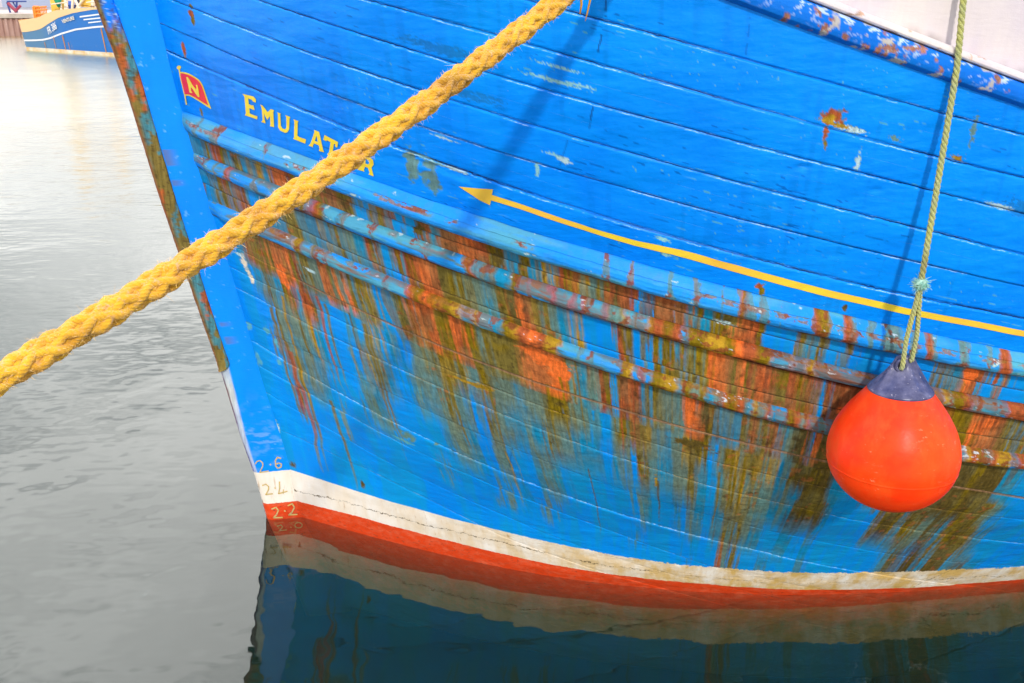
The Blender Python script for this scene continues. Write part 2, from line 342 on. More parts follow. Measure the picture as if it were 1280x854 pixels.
ROWS = {
  'AB': [(-0.255,2.676,'t'), (-0.189,2.667,'o'), (-0.142,2.661,'t'), (-0.114,2.657,'k'), (-0.064,2.65,'o'), (-0.037,2.646,'t'), (-0.002,2.641,'o'), (0.05,2.633,'t'), (0.066,2.63,'t'), (0.104,2.624,'n'), (0.141,2.618,'t'), (0.174,2.612,'r'), (0.233,2.602,'k'), (0.287,2.592,'o'), (0.318,2.587,'t'), (0.351,2.58,'o'), (0.443,2.562,'k'), (0.5,2.551,'o'), (0.574,2.536,'b'), (0.632,2.524,'o'), (0.713,2.506,'k'), (0.747,2.499,'b'), (0.826,2.481,'d'), (0.865,2.472,'k'), (0.882,2.469,'t'), (0.924,2.459,'k'), (1.011,2.439,'r'), (1.044,2.431,'k'), (1.137,2.409,'o'), (1.157,2.404,'d'), (1.183,2.398,'o'), (1.208,2.392,'t'), (1.26,2.38,'o'), (1.293,2.372,'t'), (1.345,2.359,'n'), (1.384,2.35,'t'), (1.401,2.346,'k'), (1.434,2.338,'o'), (1.457,2.332,'k'), (1.49,2.324,'n'), (1.533,2.314,'g'), (1.577,2.303,'o'), (1.617,2.293,'k'), (1.651,2.285,'d'), (1.678,2.278,'k'), (1.743,2.262,'b'), (1.767,2.257,'k'), (1.774,2.255,'b'), (1.792,2.251,'k'), (1.798,2.249,'b'), (1.816,2.245,'d'), (1.84,2.239,'k'), (1.893,2.226,'k'), (1.953,2.211,'b'), (1.97,2.207,'k'), (1.984,2.203,'t'), (2.006,2.198,'o'), (2.034,2.191,'t'), (2.063,2.184,'o'), (2.15,2.163,'o'), (2.168,2.158,'r'), (2.219,2.145,'k'), (2.271,2.133,'o'), (2.297,2.126,'b'), (2.458,2.086,'o'), (2.488,2.079,'g'), (2.523,2.07,'t'), (2.569,2.059,'o'), (2.596,2.052,'b'), (2.689,2.029,'o'), (2.728,2.019,'b'), (3.141,1.919,'o'), (3.162,1.914,'b'), (3.166,1.913,'o'), (3.187,1.908,'t'), (3.259,1.891,'o'), (3.284,1.885,'r'), (3.331,1.874,'k'), (3.382,1.862,'b'), (3.474,1.841,'k'), (3.504,1.834,'b')],
  'BC': [(-0.254,2.424,'t'), (-0.249,2.421,'k'), (-0.243,2.419,'t'), (-0.191,2.413,'o'), (-0.154,2.408,'t'), (-0.136,2.406,'o'), (-0.113,2.403,'k'), (-0.086,2.399,'o'), (-0.064,2.396,'t'), (-0.038,2.392,'k'), (0.014,2.384,'t'), (0.043,2.379,'b'), (0.093,2.371,'t'), (0.194,2.354,'o'), (0.275,2.34,'g'), (0.328,2.33,'t'), (0.384,2.319,'n'), (0.417,2.312,'t'), (0.439,2.308,'o'), (0.475,2.3,'t'), (0.51,2.293,'g'), (0.542,2.286,'t'), (0.591,2.276,'k'), (0.615,2.271,'o'), (0.639,2.265,'t'), (0.67,2.258,'b'), (0.725,2.246,'o'), (0.752,2.24,'k'), (0.803,2.229,'r'), (0.863,2.214,'k'), (0.893,2.207,'o'), (1.007,2.18,'g'), (1.074,2.164,'t'), (1.094,2.159,'g'), (1.138,2.149,'o'), (1.189,2.137,'d'), (1.216,2.13,'r'), (1.257,2.12,'k'), (1.284,2.113,'n'), (1.308,2.107,'o'), (1.36,2.095,'g'), (1.394,2.086,'t'), (1.422,2.079,'b'), (1.457,2.071,'n'), (1.499,2.06,'b'), (1.656,2.022,'k'), (1.681,2.015,'o'), (1.729,2.004,'b'), (1.769,1.994,'g'), (1.78,1.991,'b'), (1.806,1.984,'o'), (1.847,1.974,'t'), (1.861,1.971,'o'), (1.929,1.954,'t'), (1.94,1.951,'o'), (1.963,1.945,'b'), (1.978,1.942,'o'), (2.008,1.934,'g'), (2.023,1.93,'o'), (2.065,1.92,'r'), (2.108,1.909,'r'), (2.162,1.896,'k'), (2.189,1.889,'o'), (2.216,1.882,'r'), (2.239,1.876,'o'), (2.267,1.869,'k'), (2.302,1.86,'r'), (2.342,1.85,'k'), (2.393,1.837,'o'), (2.461,1.82,'k'), (2.514,1.807,'o'), (2.562,1.794,'k'), (2.595,1.786,'g'), (2.611,1.782,'b'), (2.644,1.774,'k'), (2.706,1.758,'k'), (3.285,1.613,'o'), (3.374,1.591,'o'), (3.433,1.577,'r'), (3.465,1.569,'k'), (3.501,1.56,'r'), (3.543,1.55,'k'), (3.631,1.53,'o'), (3.687,1.517,'t'), (3.711,1.512,'o')],
  'CP': [(-0.241,2.147,'b'), (-0.136,2.124,'t'), (-0.093,2.116,'k'), (-0.05,2.107,'o'), (-0.008,2.099,'k'), (0.009,2.096,'o'), (0.05,2.088,'r'), (0.09,2.079,'k'), (0.106,2.076,'r'), (0.146,2.068,'o'), (0.169,2.063,'k'), (0.189,2.059,'g'), (0.223,2.051,'o'), (0.254,2.045,'g'), (0.299,2.035,'r'), (0.329,2.028,'k'), (0.347,2.024,'o'), (0.373,2.018,'r'), (0.388,2.015,'g'), (0.413,2.009,'r'), (0.431,2.005,'o'), (0.453,2,'t'), (0.467,1.996,'o'), (0.507,1.987,'n'), (0.535,1.981,'g'), (0.546,1.978,'b'), (0.633,1.957,'o'), (0.668,1.949,'g'), (0.686,1.945,'o'), (0.713,1.938,'r'), (0.758,1.927,'k'), (0.797,1.918,'r'), (0.817,1.913,'o'), (0.869,1.9,'r'), (0.9,1.893,'k'), (0.935,1.884,'r'), (0.949,1.881,'o'), (1.005,1.867,'g'), (1.019,1.864,'o'), (1.117,1.84,'o'), (1.164,1.828,'o'), (1.199,1.82,'r'), (1.246,1.808,'r'), (1.326,1.789,'r'), (1.385,1.775,'o'), (1.407,1.769,'g'), (1.456,1.758,'t'), (1.493,1.749,'g'), (1.535,1.739,'k'), (1.562,1.732,'o'), (1.589,1.726,'k'), (1.604,1.722,'b'), (1.62,1.719,'o'), (1.643,1.713,'k'), (1.674,1.706,'r'), (1.697,1.7,'k'), (1.745,1.689,'t'), (1.76,1.685,'o'), (1.776,1.682,'t'), (1.792,1.678,'o'), (1.848,1.665,'g'), (1.884,1.656,'o'), (1.904,1.651,'g'), (1.977,1.634,'r'), (2.018,1.624,'k'), (2.047,1.618,'d'), (2.088,1.608,'o'), (2.109,1.603,'d'), (2.138,1.596,'t'), (2.184,1.585,'g'), (2.213,1.578,'t'), (2.26,1.567,'o'), (2.306,1.556,'k'), (2.34,1.548,'g'), (2.361,1.543,'o'), (2.395,1.535,'k'), (2.438,1.524,'t'), (2.473,1.516,'g'), (2.533,1.501,'d'), (2.62,1.48,'b'), (2.633,1.477,'r'), (2.673,1.467,'d'), (2.841,1.426,'d'), (3.114,1.36,'d'), (3.493,1.267,'d'), (3.566,1.25,'o'), (3.615,1.238,'d'), (3.75,1.206,'t'), (3.801,1.194,'t'), (3.867,1.179,'b')],
  'P1': [(-0.215,1.922,'b'), (-0.075,1.885,'t'), (-0.025,1.872,'o'), (0.003,1.864,'g'), (0.035,1.856,'t'), (0.055,1.851,'o'), (0.087,1.843,'k'), (0.102,1.839,'o'), (0.126,1.832,'t'), (0.153,1.826,'k'), (0.183,1.818,'r'), (0.21,1.811,'o'), (0.247,1.801,'b'), (0.358,1.773,'t'), (0.413,1.759,'b'), (0.445,1.751,'n'), (0.477,1.743,'t'), (0.502,1.737,'g'), (0.517,1.733,'b'), (0.556,1.724,'t'), (0.574,1.719,'g'), (0.595,1.714,'b'), (0.652,1.7,'g'), (0.733,1.681,'o'), (0.768,1.672,'n'), (0.821,1.659,'o'), (0.892,1.643,'n'), (0.903,1.64,'g'), (0.964,1.626,'o'), (1.007,1.616,'g'), (1.11,1.592,'t'), (1.165,1.58,'g'), (1.263,1.558,'o'), (1.382,1.532,'g'), (1.493,1.508,'t'), (1.541,1.497,'b'), (1.581,1.489,'g'), (1.614,1.482,'o'), (1.675,1.469,'k'), (1.721,1.459,'o'), (1.75,1.453,'n'), (1.784,1.445,'g'), (1.856,1.43,'t'), (1.886,1.424,'g'), (1.963,1.407,'n'), (1.993,1.4,'d'), (2.045,1.389,'o'), (2.094,1.378,'t'), (2.115,1.374,'b'), (2.146,1.367,'g'), (2.191,1.357,'o'), (2.235,1.347,'n'), (2.275,1.338,'g'), (2.302,1.332,'o'), (2.37,1.317,'n'), (2.401,1.31,'g'), (2.428,1.304,'n'), (2.483,1.291,'t'), (2.515,1.284,'g'), (2.552,1.275,'o'), (2.589,1.266,'d'), (2.677,1.245,'o'), (2.714,1.236,'d'), (2.785,1.219,'t'), (2.927,1.184,'b'), (3.024,1.159,'d'), (3.122,1.133,'o'), (3.187,1.116,'d'), (3.559,1.013,'o'), (3.613,0.998,'d'), (3.668,0.981,'o'), (3.712,0.968,'d'), (3.751,0.957,'o'), (3.808,0.94,'g'), (3.865,0.922,'t'), (3.924,0.904,'b')],
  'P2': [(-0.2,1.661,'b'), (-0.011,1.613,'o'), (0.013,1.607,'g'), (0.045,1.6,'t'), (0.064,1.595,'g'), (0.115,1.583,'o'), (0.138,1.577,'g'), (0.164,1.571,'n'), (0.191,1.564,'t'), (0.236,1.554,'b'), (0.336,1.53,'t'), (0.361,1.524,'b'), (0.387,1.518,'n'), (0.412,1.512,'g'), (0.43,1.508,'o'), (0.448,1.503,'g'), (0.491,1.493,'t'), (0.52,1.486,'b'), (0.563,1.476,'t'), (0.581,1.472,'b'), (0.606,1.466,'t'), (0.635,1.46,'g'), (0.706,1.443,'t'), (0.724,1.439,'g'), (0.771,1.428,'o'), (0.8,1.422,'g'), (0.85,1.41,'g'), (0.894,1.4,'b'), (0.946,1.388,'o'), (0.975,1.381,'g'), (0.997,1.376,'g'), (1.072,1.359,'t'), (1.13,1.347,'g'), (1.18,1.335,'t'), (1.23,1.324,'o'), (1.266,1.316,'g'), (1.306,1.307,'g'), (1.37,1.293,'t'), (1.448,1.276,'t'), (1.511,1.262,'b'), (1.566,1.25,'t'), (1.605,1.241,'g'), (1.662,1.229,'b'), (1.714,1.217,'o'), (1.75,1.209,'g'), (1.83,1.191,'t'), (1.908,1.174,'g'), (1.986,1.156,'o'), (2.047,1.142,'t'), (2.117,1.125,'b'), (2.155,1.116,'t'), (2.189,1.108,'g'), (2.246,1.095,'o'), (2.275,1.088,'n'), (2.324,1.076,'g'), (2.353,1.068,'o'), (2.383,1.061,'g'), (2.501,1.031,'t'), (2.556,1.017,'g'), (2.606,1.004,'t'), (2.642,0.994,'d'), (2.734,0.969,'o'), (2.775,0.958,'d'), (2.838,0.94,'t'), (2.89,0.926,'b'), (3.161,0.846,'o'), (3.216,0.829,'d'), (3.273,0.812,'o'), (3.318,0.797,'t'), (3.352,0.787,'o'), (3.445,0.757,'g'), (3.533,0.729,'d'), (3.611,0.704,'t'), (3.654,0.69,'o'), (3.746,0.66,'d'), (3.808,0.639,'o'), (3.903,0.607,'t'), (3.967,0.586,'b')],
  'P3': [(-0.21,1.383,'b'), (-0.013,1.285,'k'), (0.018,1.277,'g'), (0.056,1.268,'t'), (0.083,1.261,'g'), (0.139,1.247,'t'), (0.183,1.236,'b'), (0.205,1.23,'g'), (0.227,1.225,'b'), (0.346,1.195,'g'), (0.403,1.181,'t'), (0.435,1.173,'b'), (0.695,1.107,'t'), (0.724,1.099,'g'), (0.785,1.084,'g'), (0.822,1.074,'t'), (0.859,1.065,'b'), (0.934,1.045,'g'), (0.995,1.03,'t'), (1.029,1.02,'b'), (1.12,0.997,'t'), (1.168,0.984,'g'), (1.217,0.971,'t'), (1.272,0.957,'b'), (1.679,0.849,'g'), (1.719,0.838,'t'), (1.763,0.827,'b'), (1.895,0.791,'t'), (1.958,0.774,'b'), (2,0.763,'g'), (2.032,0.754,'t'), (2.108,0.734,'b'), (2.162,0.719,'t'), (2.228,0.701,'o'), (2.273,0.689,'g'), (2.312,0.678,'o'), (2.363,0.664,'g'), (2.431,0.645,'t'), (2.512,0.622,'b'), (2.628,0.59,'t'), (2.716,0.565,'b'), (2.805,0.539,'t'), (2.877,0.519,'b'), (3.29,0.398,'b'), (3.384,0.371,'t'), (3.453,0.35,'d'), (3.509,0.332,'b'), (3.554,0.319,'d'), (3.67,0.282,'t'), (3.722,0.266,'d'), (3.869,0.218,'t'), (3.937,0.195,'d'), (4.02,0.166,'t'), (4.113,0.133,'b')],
  'P4': [(-0.218,1.14,'b'), (-0.003,0.98,'k'), (0.022,0.972,'o'), (0.04,0.967,'b'), (0.203,0.916,'n'), (0.227,0.908,'b'), (0.64,0.775,'g'), (0.662,0.768,'b'), (0.712,0.752,'b'), (0.888,0.696,'g'), (0.911,0.688,'b'), (0.931,0.682,'g'), (0.951,0.676,'b'), (1.019,0.655,'t'), (1.052,0.645,'b'), (1.129,0.622,'g'), (1.155,0.615,'b'), (1.661,0.48,'t'), (1.682,0.474,'b'), (2.021,0.393,'t'), (2.045,0.388,'b'), (2.233,0.344,'k'), (2.263,0.336,'g'), (2.306,0.326,'b'), (2.325,0.322,'o'), (2.368,0.311,'b'), (2.524,0.273,'t'), (2.619,0.249,'b'), (2.81,0.197,'t'), (2.907,0.17,'b'), (3.453,-0.01,'t'), (3.72,-0.116,'b'), (3.76,-0.133,'t'), (3.883,-0.186,'b'), (3.924,-0.204,'t'), (4.097,-0.281,'b')],
  'P5': [(-0.222,0.909,'b'), (2.26,0.014,'g'), (2.307,-0.001,'b'), (2.348,-0.014,'o'), (2.39,-0.027,'b'), (2.685,-0.132,'t'), (2.876,-0.208,'b'), (3.492,-0.471,'t'), (3.579,-0.51,'b'), (3.685,-0.558,'t'), (3.94,-0.674,'b'), (4.033,-0.718,'t'), (4.32,-0.852,'b')],
  'RA': [(-0.264,2.788,'b'), (-0.148,2.771,'o'), (-0.134,2.769,'b'), (-0.055,2.757,'o'), (-0.042,2.755,'b'), (-0.029,2.753,'o'), (-0.006,2.75,'b'), (0.218,2.712,'o'), (0.23,2.71,'b'), (1.621,2.4,'o'), (1.634,2.397,'b'), (1.714,2.378,'k'), (1.727,2.375,'b'), (1.873,2.339,'g'), (1.9,2.333,'b'), (1.986,2.312,'o'), (2.007,2.307,'b'), (2.098,2.285,'g'), (2.115,2.28,'b'), (2.172,2.266,'k'), (2.19,2.262,'o'), (2.211,2.257,'b'), (2.222,2.254,'g'), (2.244,2.249,'b'), (2.262,2.245,'o'), (2.276,2.241,'b'), (2.287,2.239,'g'), (2.305,2.234,'b'), (2.349,2.223,'g'), (2.363,2.22,'b'), (2.478,2.192,'b'), (2.504,2.186,'k'), (2.533,2.179,'o'), (2.586,2.166,'b'), (2.647,2.151,'k'), (2.685,2.142,'g'), (2.708,2.136,'b'), (2.762,2.123,'g'), (2.793,2.116,'b'), (2.828,2.108,'g'), (2.887,2.094,'g'), (2.918,2.086,'b'), (2.962,2.076,'g'), (2.998,2.067,'b'), (3.038,2.058,'k'), (3.07,2.05,'g'), (3.095,2.045,'b'), (3.201,2.02,'g'), (3.259,2.007,'b'), (3.347,1.987,'g'), (3.376,1.98,'b'), (3.41,1.973,'k'), (3.474,1.959,'b'), (3.556,1.941,'k')],
  'RB': [(-0.254,2.568,'b'), (-0.169,2.556,'o'), (-0.155,2.554,'b'), (-0.114,2.548,'o'), (-0.1,2.546,'b'), (-0.051,2.539,'k'), (-0.016,2.534,'b'), (0.095,2.516,'o'), (0.115,2.513,'b'), (0.323,2.475,'o'), (0.361,2.468,'b'), (0.375,2.465,'k'), (0.412,2.458,'o'), (0.441,2.453,'t'), (0.463,2.448,'b'), (0.491,2.442,'t'), (0.512,2.438,'o'), (0.534,2.434,'b'), (0.644,2.41,'o'), (0.655,2.408,'b'), (0.866,2.361,'o'), (0.879,2.358,'b'), (1.027,2.324,'o'), (1.043,2.32,'k'), (1.07,2.314,'t'), (1.089,2.309,'o'), (1.109,2.305,'t'), (1.129,2.3,'o'), (1.149,2.295,'t'), (1.208,2.281,'o'), (1.248,2.272,'b'), (1.287,2.262,'k'), (1.301,2.259,'b'), (1.374,2.241,'k'), (1.401,2.235,'b'), (1.459,2.221,'k'), (1.482,2.215,'b'), (1.503,2.21,'k'), (1.53,2.204,'g'), (1.551,2.199,'b'), (1.606,2.185,'k'), (1.623,2.181,'g'), (1.682,2.167,'n'), (1.703,2.161,'b'), (1.724,2.156,'o'), (1.753,2.149,'b'), (1.788,2.141,'n'), (1.809,2.136,'k'), (1.859,2.123,'o'), (1.888,2.116,'k'), (1.939,2.104,'k'), (1.946,2.102,'b'), (1.964,2.097,'o'), (2.041,2.078,'n'), (2.134,2.055,'o'), (2.178,2.044,'r'), (2.22,2.034,'k'), (2.28,2.019,'o'), (2.326,2.008,'n'), (2.349,2.002,'b'), (2.437,1.979,'n'), (2.457,1.975,'b'), (2.515,1.96,'n'), (2.566,1.947,'b'), (2.733,1.905,'b'), (3.199,1.787,'n'), (3.233,1.779,'g'), (3.259,1.772,'o'), (3.32,1.757,'k'), (3.355,1.749,'b'), (3.39,1.74,'o'), (3.417,1.733,'b'), (3.497,1.714,'g'), (3.524,1.707,'b'), (3.555,1.7,'k'), (3.66,1.675,'k')],
  'RC': [(-0.237,2.267,'b'), (0.235,2.204,'n'), (0.258,2.2,'o'), (0.281,2.196,'b'), (0.319,2.189,'o'), (0.349,2.183,'b'), (0.378,2.177,'o'), (0.4,2.173,'b'), (0.48,2.157,'b'), (0.649,2.121,'o'), (0.663,2.118,'b'), (0.739,2.1,'k'), (0.773,2.092,'o'), (0.804,2.085,'r'), (0.844,2.075,'o'), (0.868,2.07,'k'), (0.882,2.066,'o'), (0.929,2.055,'n'), (0.974,2.044,'b'), (1.011,2.035,'n'), (1.045,2.026,'b'), (1.08,2.018,'t'), (1.135,2.004,'o'), (1.176,1.993,'n'), (1.204,1.986,'k'), (1.253,1.974,'r'), (1.291,1.964,'k'), (1.327,1.955,'n'), (1.391,1.939,'b'), (1.459,1.921,'g'), (1.488,1.914,'b'), (1.517,1.906,'g'), (1.546,1.899,'b'), (1.65,1.872,'o'), (1.673,1.866,'n'), (1.718,1.855,'b'), (1.748,1.847,'k'), (1.771,1.841,'b'), (1.801,1.833,'o'), (1.863,1.817,'n'), (1.933,1.799,'t'), (1.952,1.794,'o'), (2.004,1.781,'g'), (2.027,1.775,'o'), (2.067,1.765,'t'), (2.107,1.754,'g'), (2.139,1.746,'k'), (2.171,1.738,'o'), (2.22,1.725,'k'), (2.26,1.715,'g'), (2.281,1.71,'t'), (2.301,1.704,'n'), (2.334,1.696,'g'), (2.363,1.689,'k'), (2.391,1.681,'t'), (2.425,1.673,'b'), (2.466,1.662,'o'), (2.508,1.651,'k'), (2.541,1.642,'g'), (2.567,1.636,'k'), (2.592,1.629,'b'), (2.634,1.619,'g'), (2.677,1.608,'b'), (2.72,1.597,'b'), (3.433,1.423,'n'), (3.461,1.417,'k'), (3.508,1.407,'o'), (3.554,1.396,'g'), (3.583,1.39,'k'), (3.621,1.382,'n'), (3.706,1.364,'b'), (3.745,1.356,'k')],
}

PAL = {'b': (0.001, 0.245, 0.84), 't': (0.006, 0.23, 0.42), 'g': (0.105, 0.215, 0.20), 'o': (0.190, 0.128, 0.004), 'd': (0.105, 0.072, 0.014),  # d is a dark brown stain, and the fender's shadow painted on the planks
       'k': (0.34, 0.080, 0.024), 'r': (0.74, 0.150, 0.028), 'n': (0.36, 0.21, 0.014), 'l': (0.42, 0.60, 0.68), 'c': (.10, .38, .80), 'e': (.006, .17, .50), 'w': (.72, .62, .45), 'm': (.24, .52, .86)}
WEAR = {'b': 0.0, 't': 0.45, 'g': 0.7, 'o': 1.0, 'd': 1.0, 'k': 1.0, 'r': 1.0, 'n': 0.9, 'l': 0.5, 'c': .1, 'w': .3}
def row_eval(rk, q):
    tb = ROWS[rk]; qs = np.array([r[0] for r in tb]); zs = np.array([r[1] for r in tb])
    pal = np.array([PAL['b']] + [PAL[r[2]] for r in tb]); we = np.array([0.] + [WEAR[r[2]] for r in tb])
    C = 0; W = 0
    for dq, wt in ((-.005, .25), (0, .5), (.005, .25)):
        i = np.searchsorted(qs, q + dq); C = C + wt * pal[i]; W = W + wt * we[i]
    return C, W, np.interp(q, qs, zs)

# spot wear: (u, z), radius along, radius down, colour, wear, noise scale
SPOTS = [
  ((2.442, 3.126), .050, .035, 'k', 1, 60), ((2.429, 3.116), .028, .02, 'n', 1, 80), ((2.516, 3.081), .07, .014, 'l', 1, 90), ((2.463, 3.097), .06, .01, 'n', 1, 90),
  ((2.425, 3.058), .012, .035, 'k', 1, 60), ((2.432, 3.025), .010, .03, 'o', .6, 60),
  ((2.576, 2.943), .012, .05, 'l', .6, 90), ((3.010, 3.064), .015, .06, 'g', .6, 90), ((2.977, 2.956), .03, .012, 'n', 1, 80), ((2.699, 3.042), .03, .012, 'g', .6, 80),
  ((1.415, 3.248), .12, .008, 'm', .3, 110), ((1.440, 3.301), .09, .005, 'm', .3, 150), ((1.515, 3.233), .06, .006, 'm', .3, 150), ((1.024, 2.958), .06, .004, 'l', .3, 150),
  ((0.947, 2.857), .07, .007, 'm', .3, 130), ((1.011, 2.829), .08, .006, 'm', .3, 130), ((0.987, 2.761), .04, .09, 'g', .5, 40), ((0.905, 2.803), .03, .08, 'g', .6, 40), ((1.075, 2.812), .06, .01, 'l', .3, 120),
  ((1.387, 2.857), .008, .035, 'm', .3, 150), ((1.449, 2.933), .04, .006, 'm', .3, 150), ((1.486, 2.911), .03, .012, 'l', .3, 120),
  ((2.307, 2.376), .018, .018, 'k', 1, 60), ((2.318, 2.352), .012, .03, 'o', .8, 60), ((2.680, 2.276), .012, .018, 'd', 1, 60),
  ((1.893, 2.578), .03, .010, 'm', .3, 160), ((1.913, 2.506), .02, .010, 'm', .3, 160),
  ((0.036, 1.947), .020, .060, 'w', .3, 50), ((0.063, 1.866), .016, .045, 'w', .3, 50), ((0.012, 2.000), .025, .012, 'l', 1, 70),
  ((-0.099, 3.414), .014, .06, 'o', 1, 50), ((-0.106, 3.434), .012, .02, 'k', 1, 50), ((-0.184, 3.232), .012, .045, 'k', 1, 50), ((-0.116, 2.870), .010, .04, 'o', .8, 50),
  ((0.020, 1.476), .012, .04, 'c', .1, 60), ((0.133, 1.496), .022, .03, 'c', .1, 60), ((0.182, 1.427), .012, .045, 'c', .1, 60), ((0.065, 1.239), .014, .055, 'c', .1, 60), ((0.191, 1.283), .015, .02, 'c', .1, 60),
  ((0.126, 0.718), .015, .05, 'l', .8, 60), ((0.833, 1.086), .02, .05, 'g', .4, 40), ((0.921, 1.023), .04, .04, 'g', .4, 40), ((0.901, 0.975), .06, .014, 'c', .1, 90),
  ((1.069, 1.024), .012, .012, 'g', .8, 60), ((1.535, 1.839), .09, .045, 'r', 1, 55), ((1.452, 1.879), .06, .03, 'r', 1, 25), ((1.584, 1.768), .05, .04, 'r', 1, 25),
  ((0.269, 1.952), .03, .08, 'r', 1, 30),
  ((2.849, 1.692), .05, .04, 'r', 1, 25),
  ((3.341, 1.935), .04, .07, 'r', 1, 25), ((3.481, 1.929), .016, .08, 'k', 1, 30), ((0.763, 3.297), .0, .0, 'b', 0, 30),
  ((2.866, 1.281), .030, .022, 'd', 1, 30), ((1.008, 3.356), .16, .025, 'e', .25, 50), ((1.101, 3.165), .14, .02, 'e', .3, 50), ((1.190, 3.159), .06, .012, 'e', .3, 60),
  ((0.405, 0.179), .012, .03, 'k', 1, 60), ((0.211, 0.436), .014, .02, 'd', 1, 60), ((0.662, 0.448), .010, .035, 'd', .8, 60), ((1.193, 1.584), .09, .012, 'n', 1, 60), ((1.263, 1.576), .05, .015, 'n', 1, 60),
  ((2.126, 1.109), .012, .05, 'n', .8, 50), ((2.222, 1.418), .10, .03, 'd', .8, 30), ((3.551, 1.405), .12, .03, 'd', 1, 30),
  ((0.421, 2.052), .03, .012, 'l', .5, 90), ((2.200, 2.178), .05, .012, 'l', .5, 120), ((3.330, 2.728), .10, .04, 'e', .3, 60), ((3.218, 2.745), .06, .012, 'l', .2, 170),
  ((1.116, 2.348), .04, .02, 'd', 1, 60), ((0.944, 2.471), .03, .03, 'd', 1, 60), ((1.267, 2.396), .02, .04, 'd', 1, 60)]
# long thin runs of rusty water: (u, z) of the source, length, width, colour
RUNS = [((0.272, 1.396), .95, .018, 'k'), ((0.304, 1.374), .9, .016, 'o'), ((0.489, 1.117), .85, .012, 'o'), ((0.689, 1.793), 1.0, .014, 'o'), ((0.721, 1.721), .9, .01, 'o'), ((0.613, 1.834), .35, .006, 'd'),
  ((0.178, 1.683), 1.1, .012, 'o'), ((0.244, 1.799), 1.0, .01, 'n'), ((0.442, 1.884), .8, .012, 'k'), ((0.483, 1.846), .7, .01, 'o'), ((1.411, 1.114), .5, .006, 'n'), ((1.436, 1.161), .45, .005, 'g'),
  ((1.803, 1.122), .8, .006, 'd'), ((1.626, 1.923), .7, .008, 'o'), ((2.133, 1.111), .55, .01, 'd'), ((2.216, 1.393), .75, .007, 'd'), ((2.392, 1.233), .7, .012, 'o'), ((2.423, 1.364), .8, .014, 'o'), ((2.472, 1.370), .7, .01, 'o'),
  ((3.478, 0.940), .35, .012, 'd'), ((3.543, 0.938), .4, .014, 'd'), ((3.631, 0.934), .4, .02, 'd'), ((3.392, 0.941), .4, .012, 'd'), ((3.569, 1.217), .5, .02, 'd'), ((3.661, 1.243), .5, .02, 'd'), ((1.205, 1.802), .5, .008, 'o'),
  ((1.585, 1.758), .6, .01, 'o'), ((1.534, 1.689), .55, .012, 'o'), ((1.043, 1.570), .5, .006, 'g'), ((1.099, 1.593), .6, .014, 'o'), ((1.283, 1.606), .6, .012, 'o'), ((1.856, 1.663), .5, .01, 'k'), ((1.881, 1.825), .5, .008, 'k')]
BUTTS = [((1.579, 3.559), (1.583, 3.497)), ((1.575, 3.433), (1.566, 3.337)), ((1.570, 3.154), (1.561, 3.023)), ((1.491, 3.000), (1.471, 2.881)), ((1.892, 2.586), (1.895, 2.500)), ((2.791, 2.519), (2.784, 2.428)), ((2.080, 3.502), (2.084, 3.355)), ((1.436, 1.161), (1.444, 0.975))]

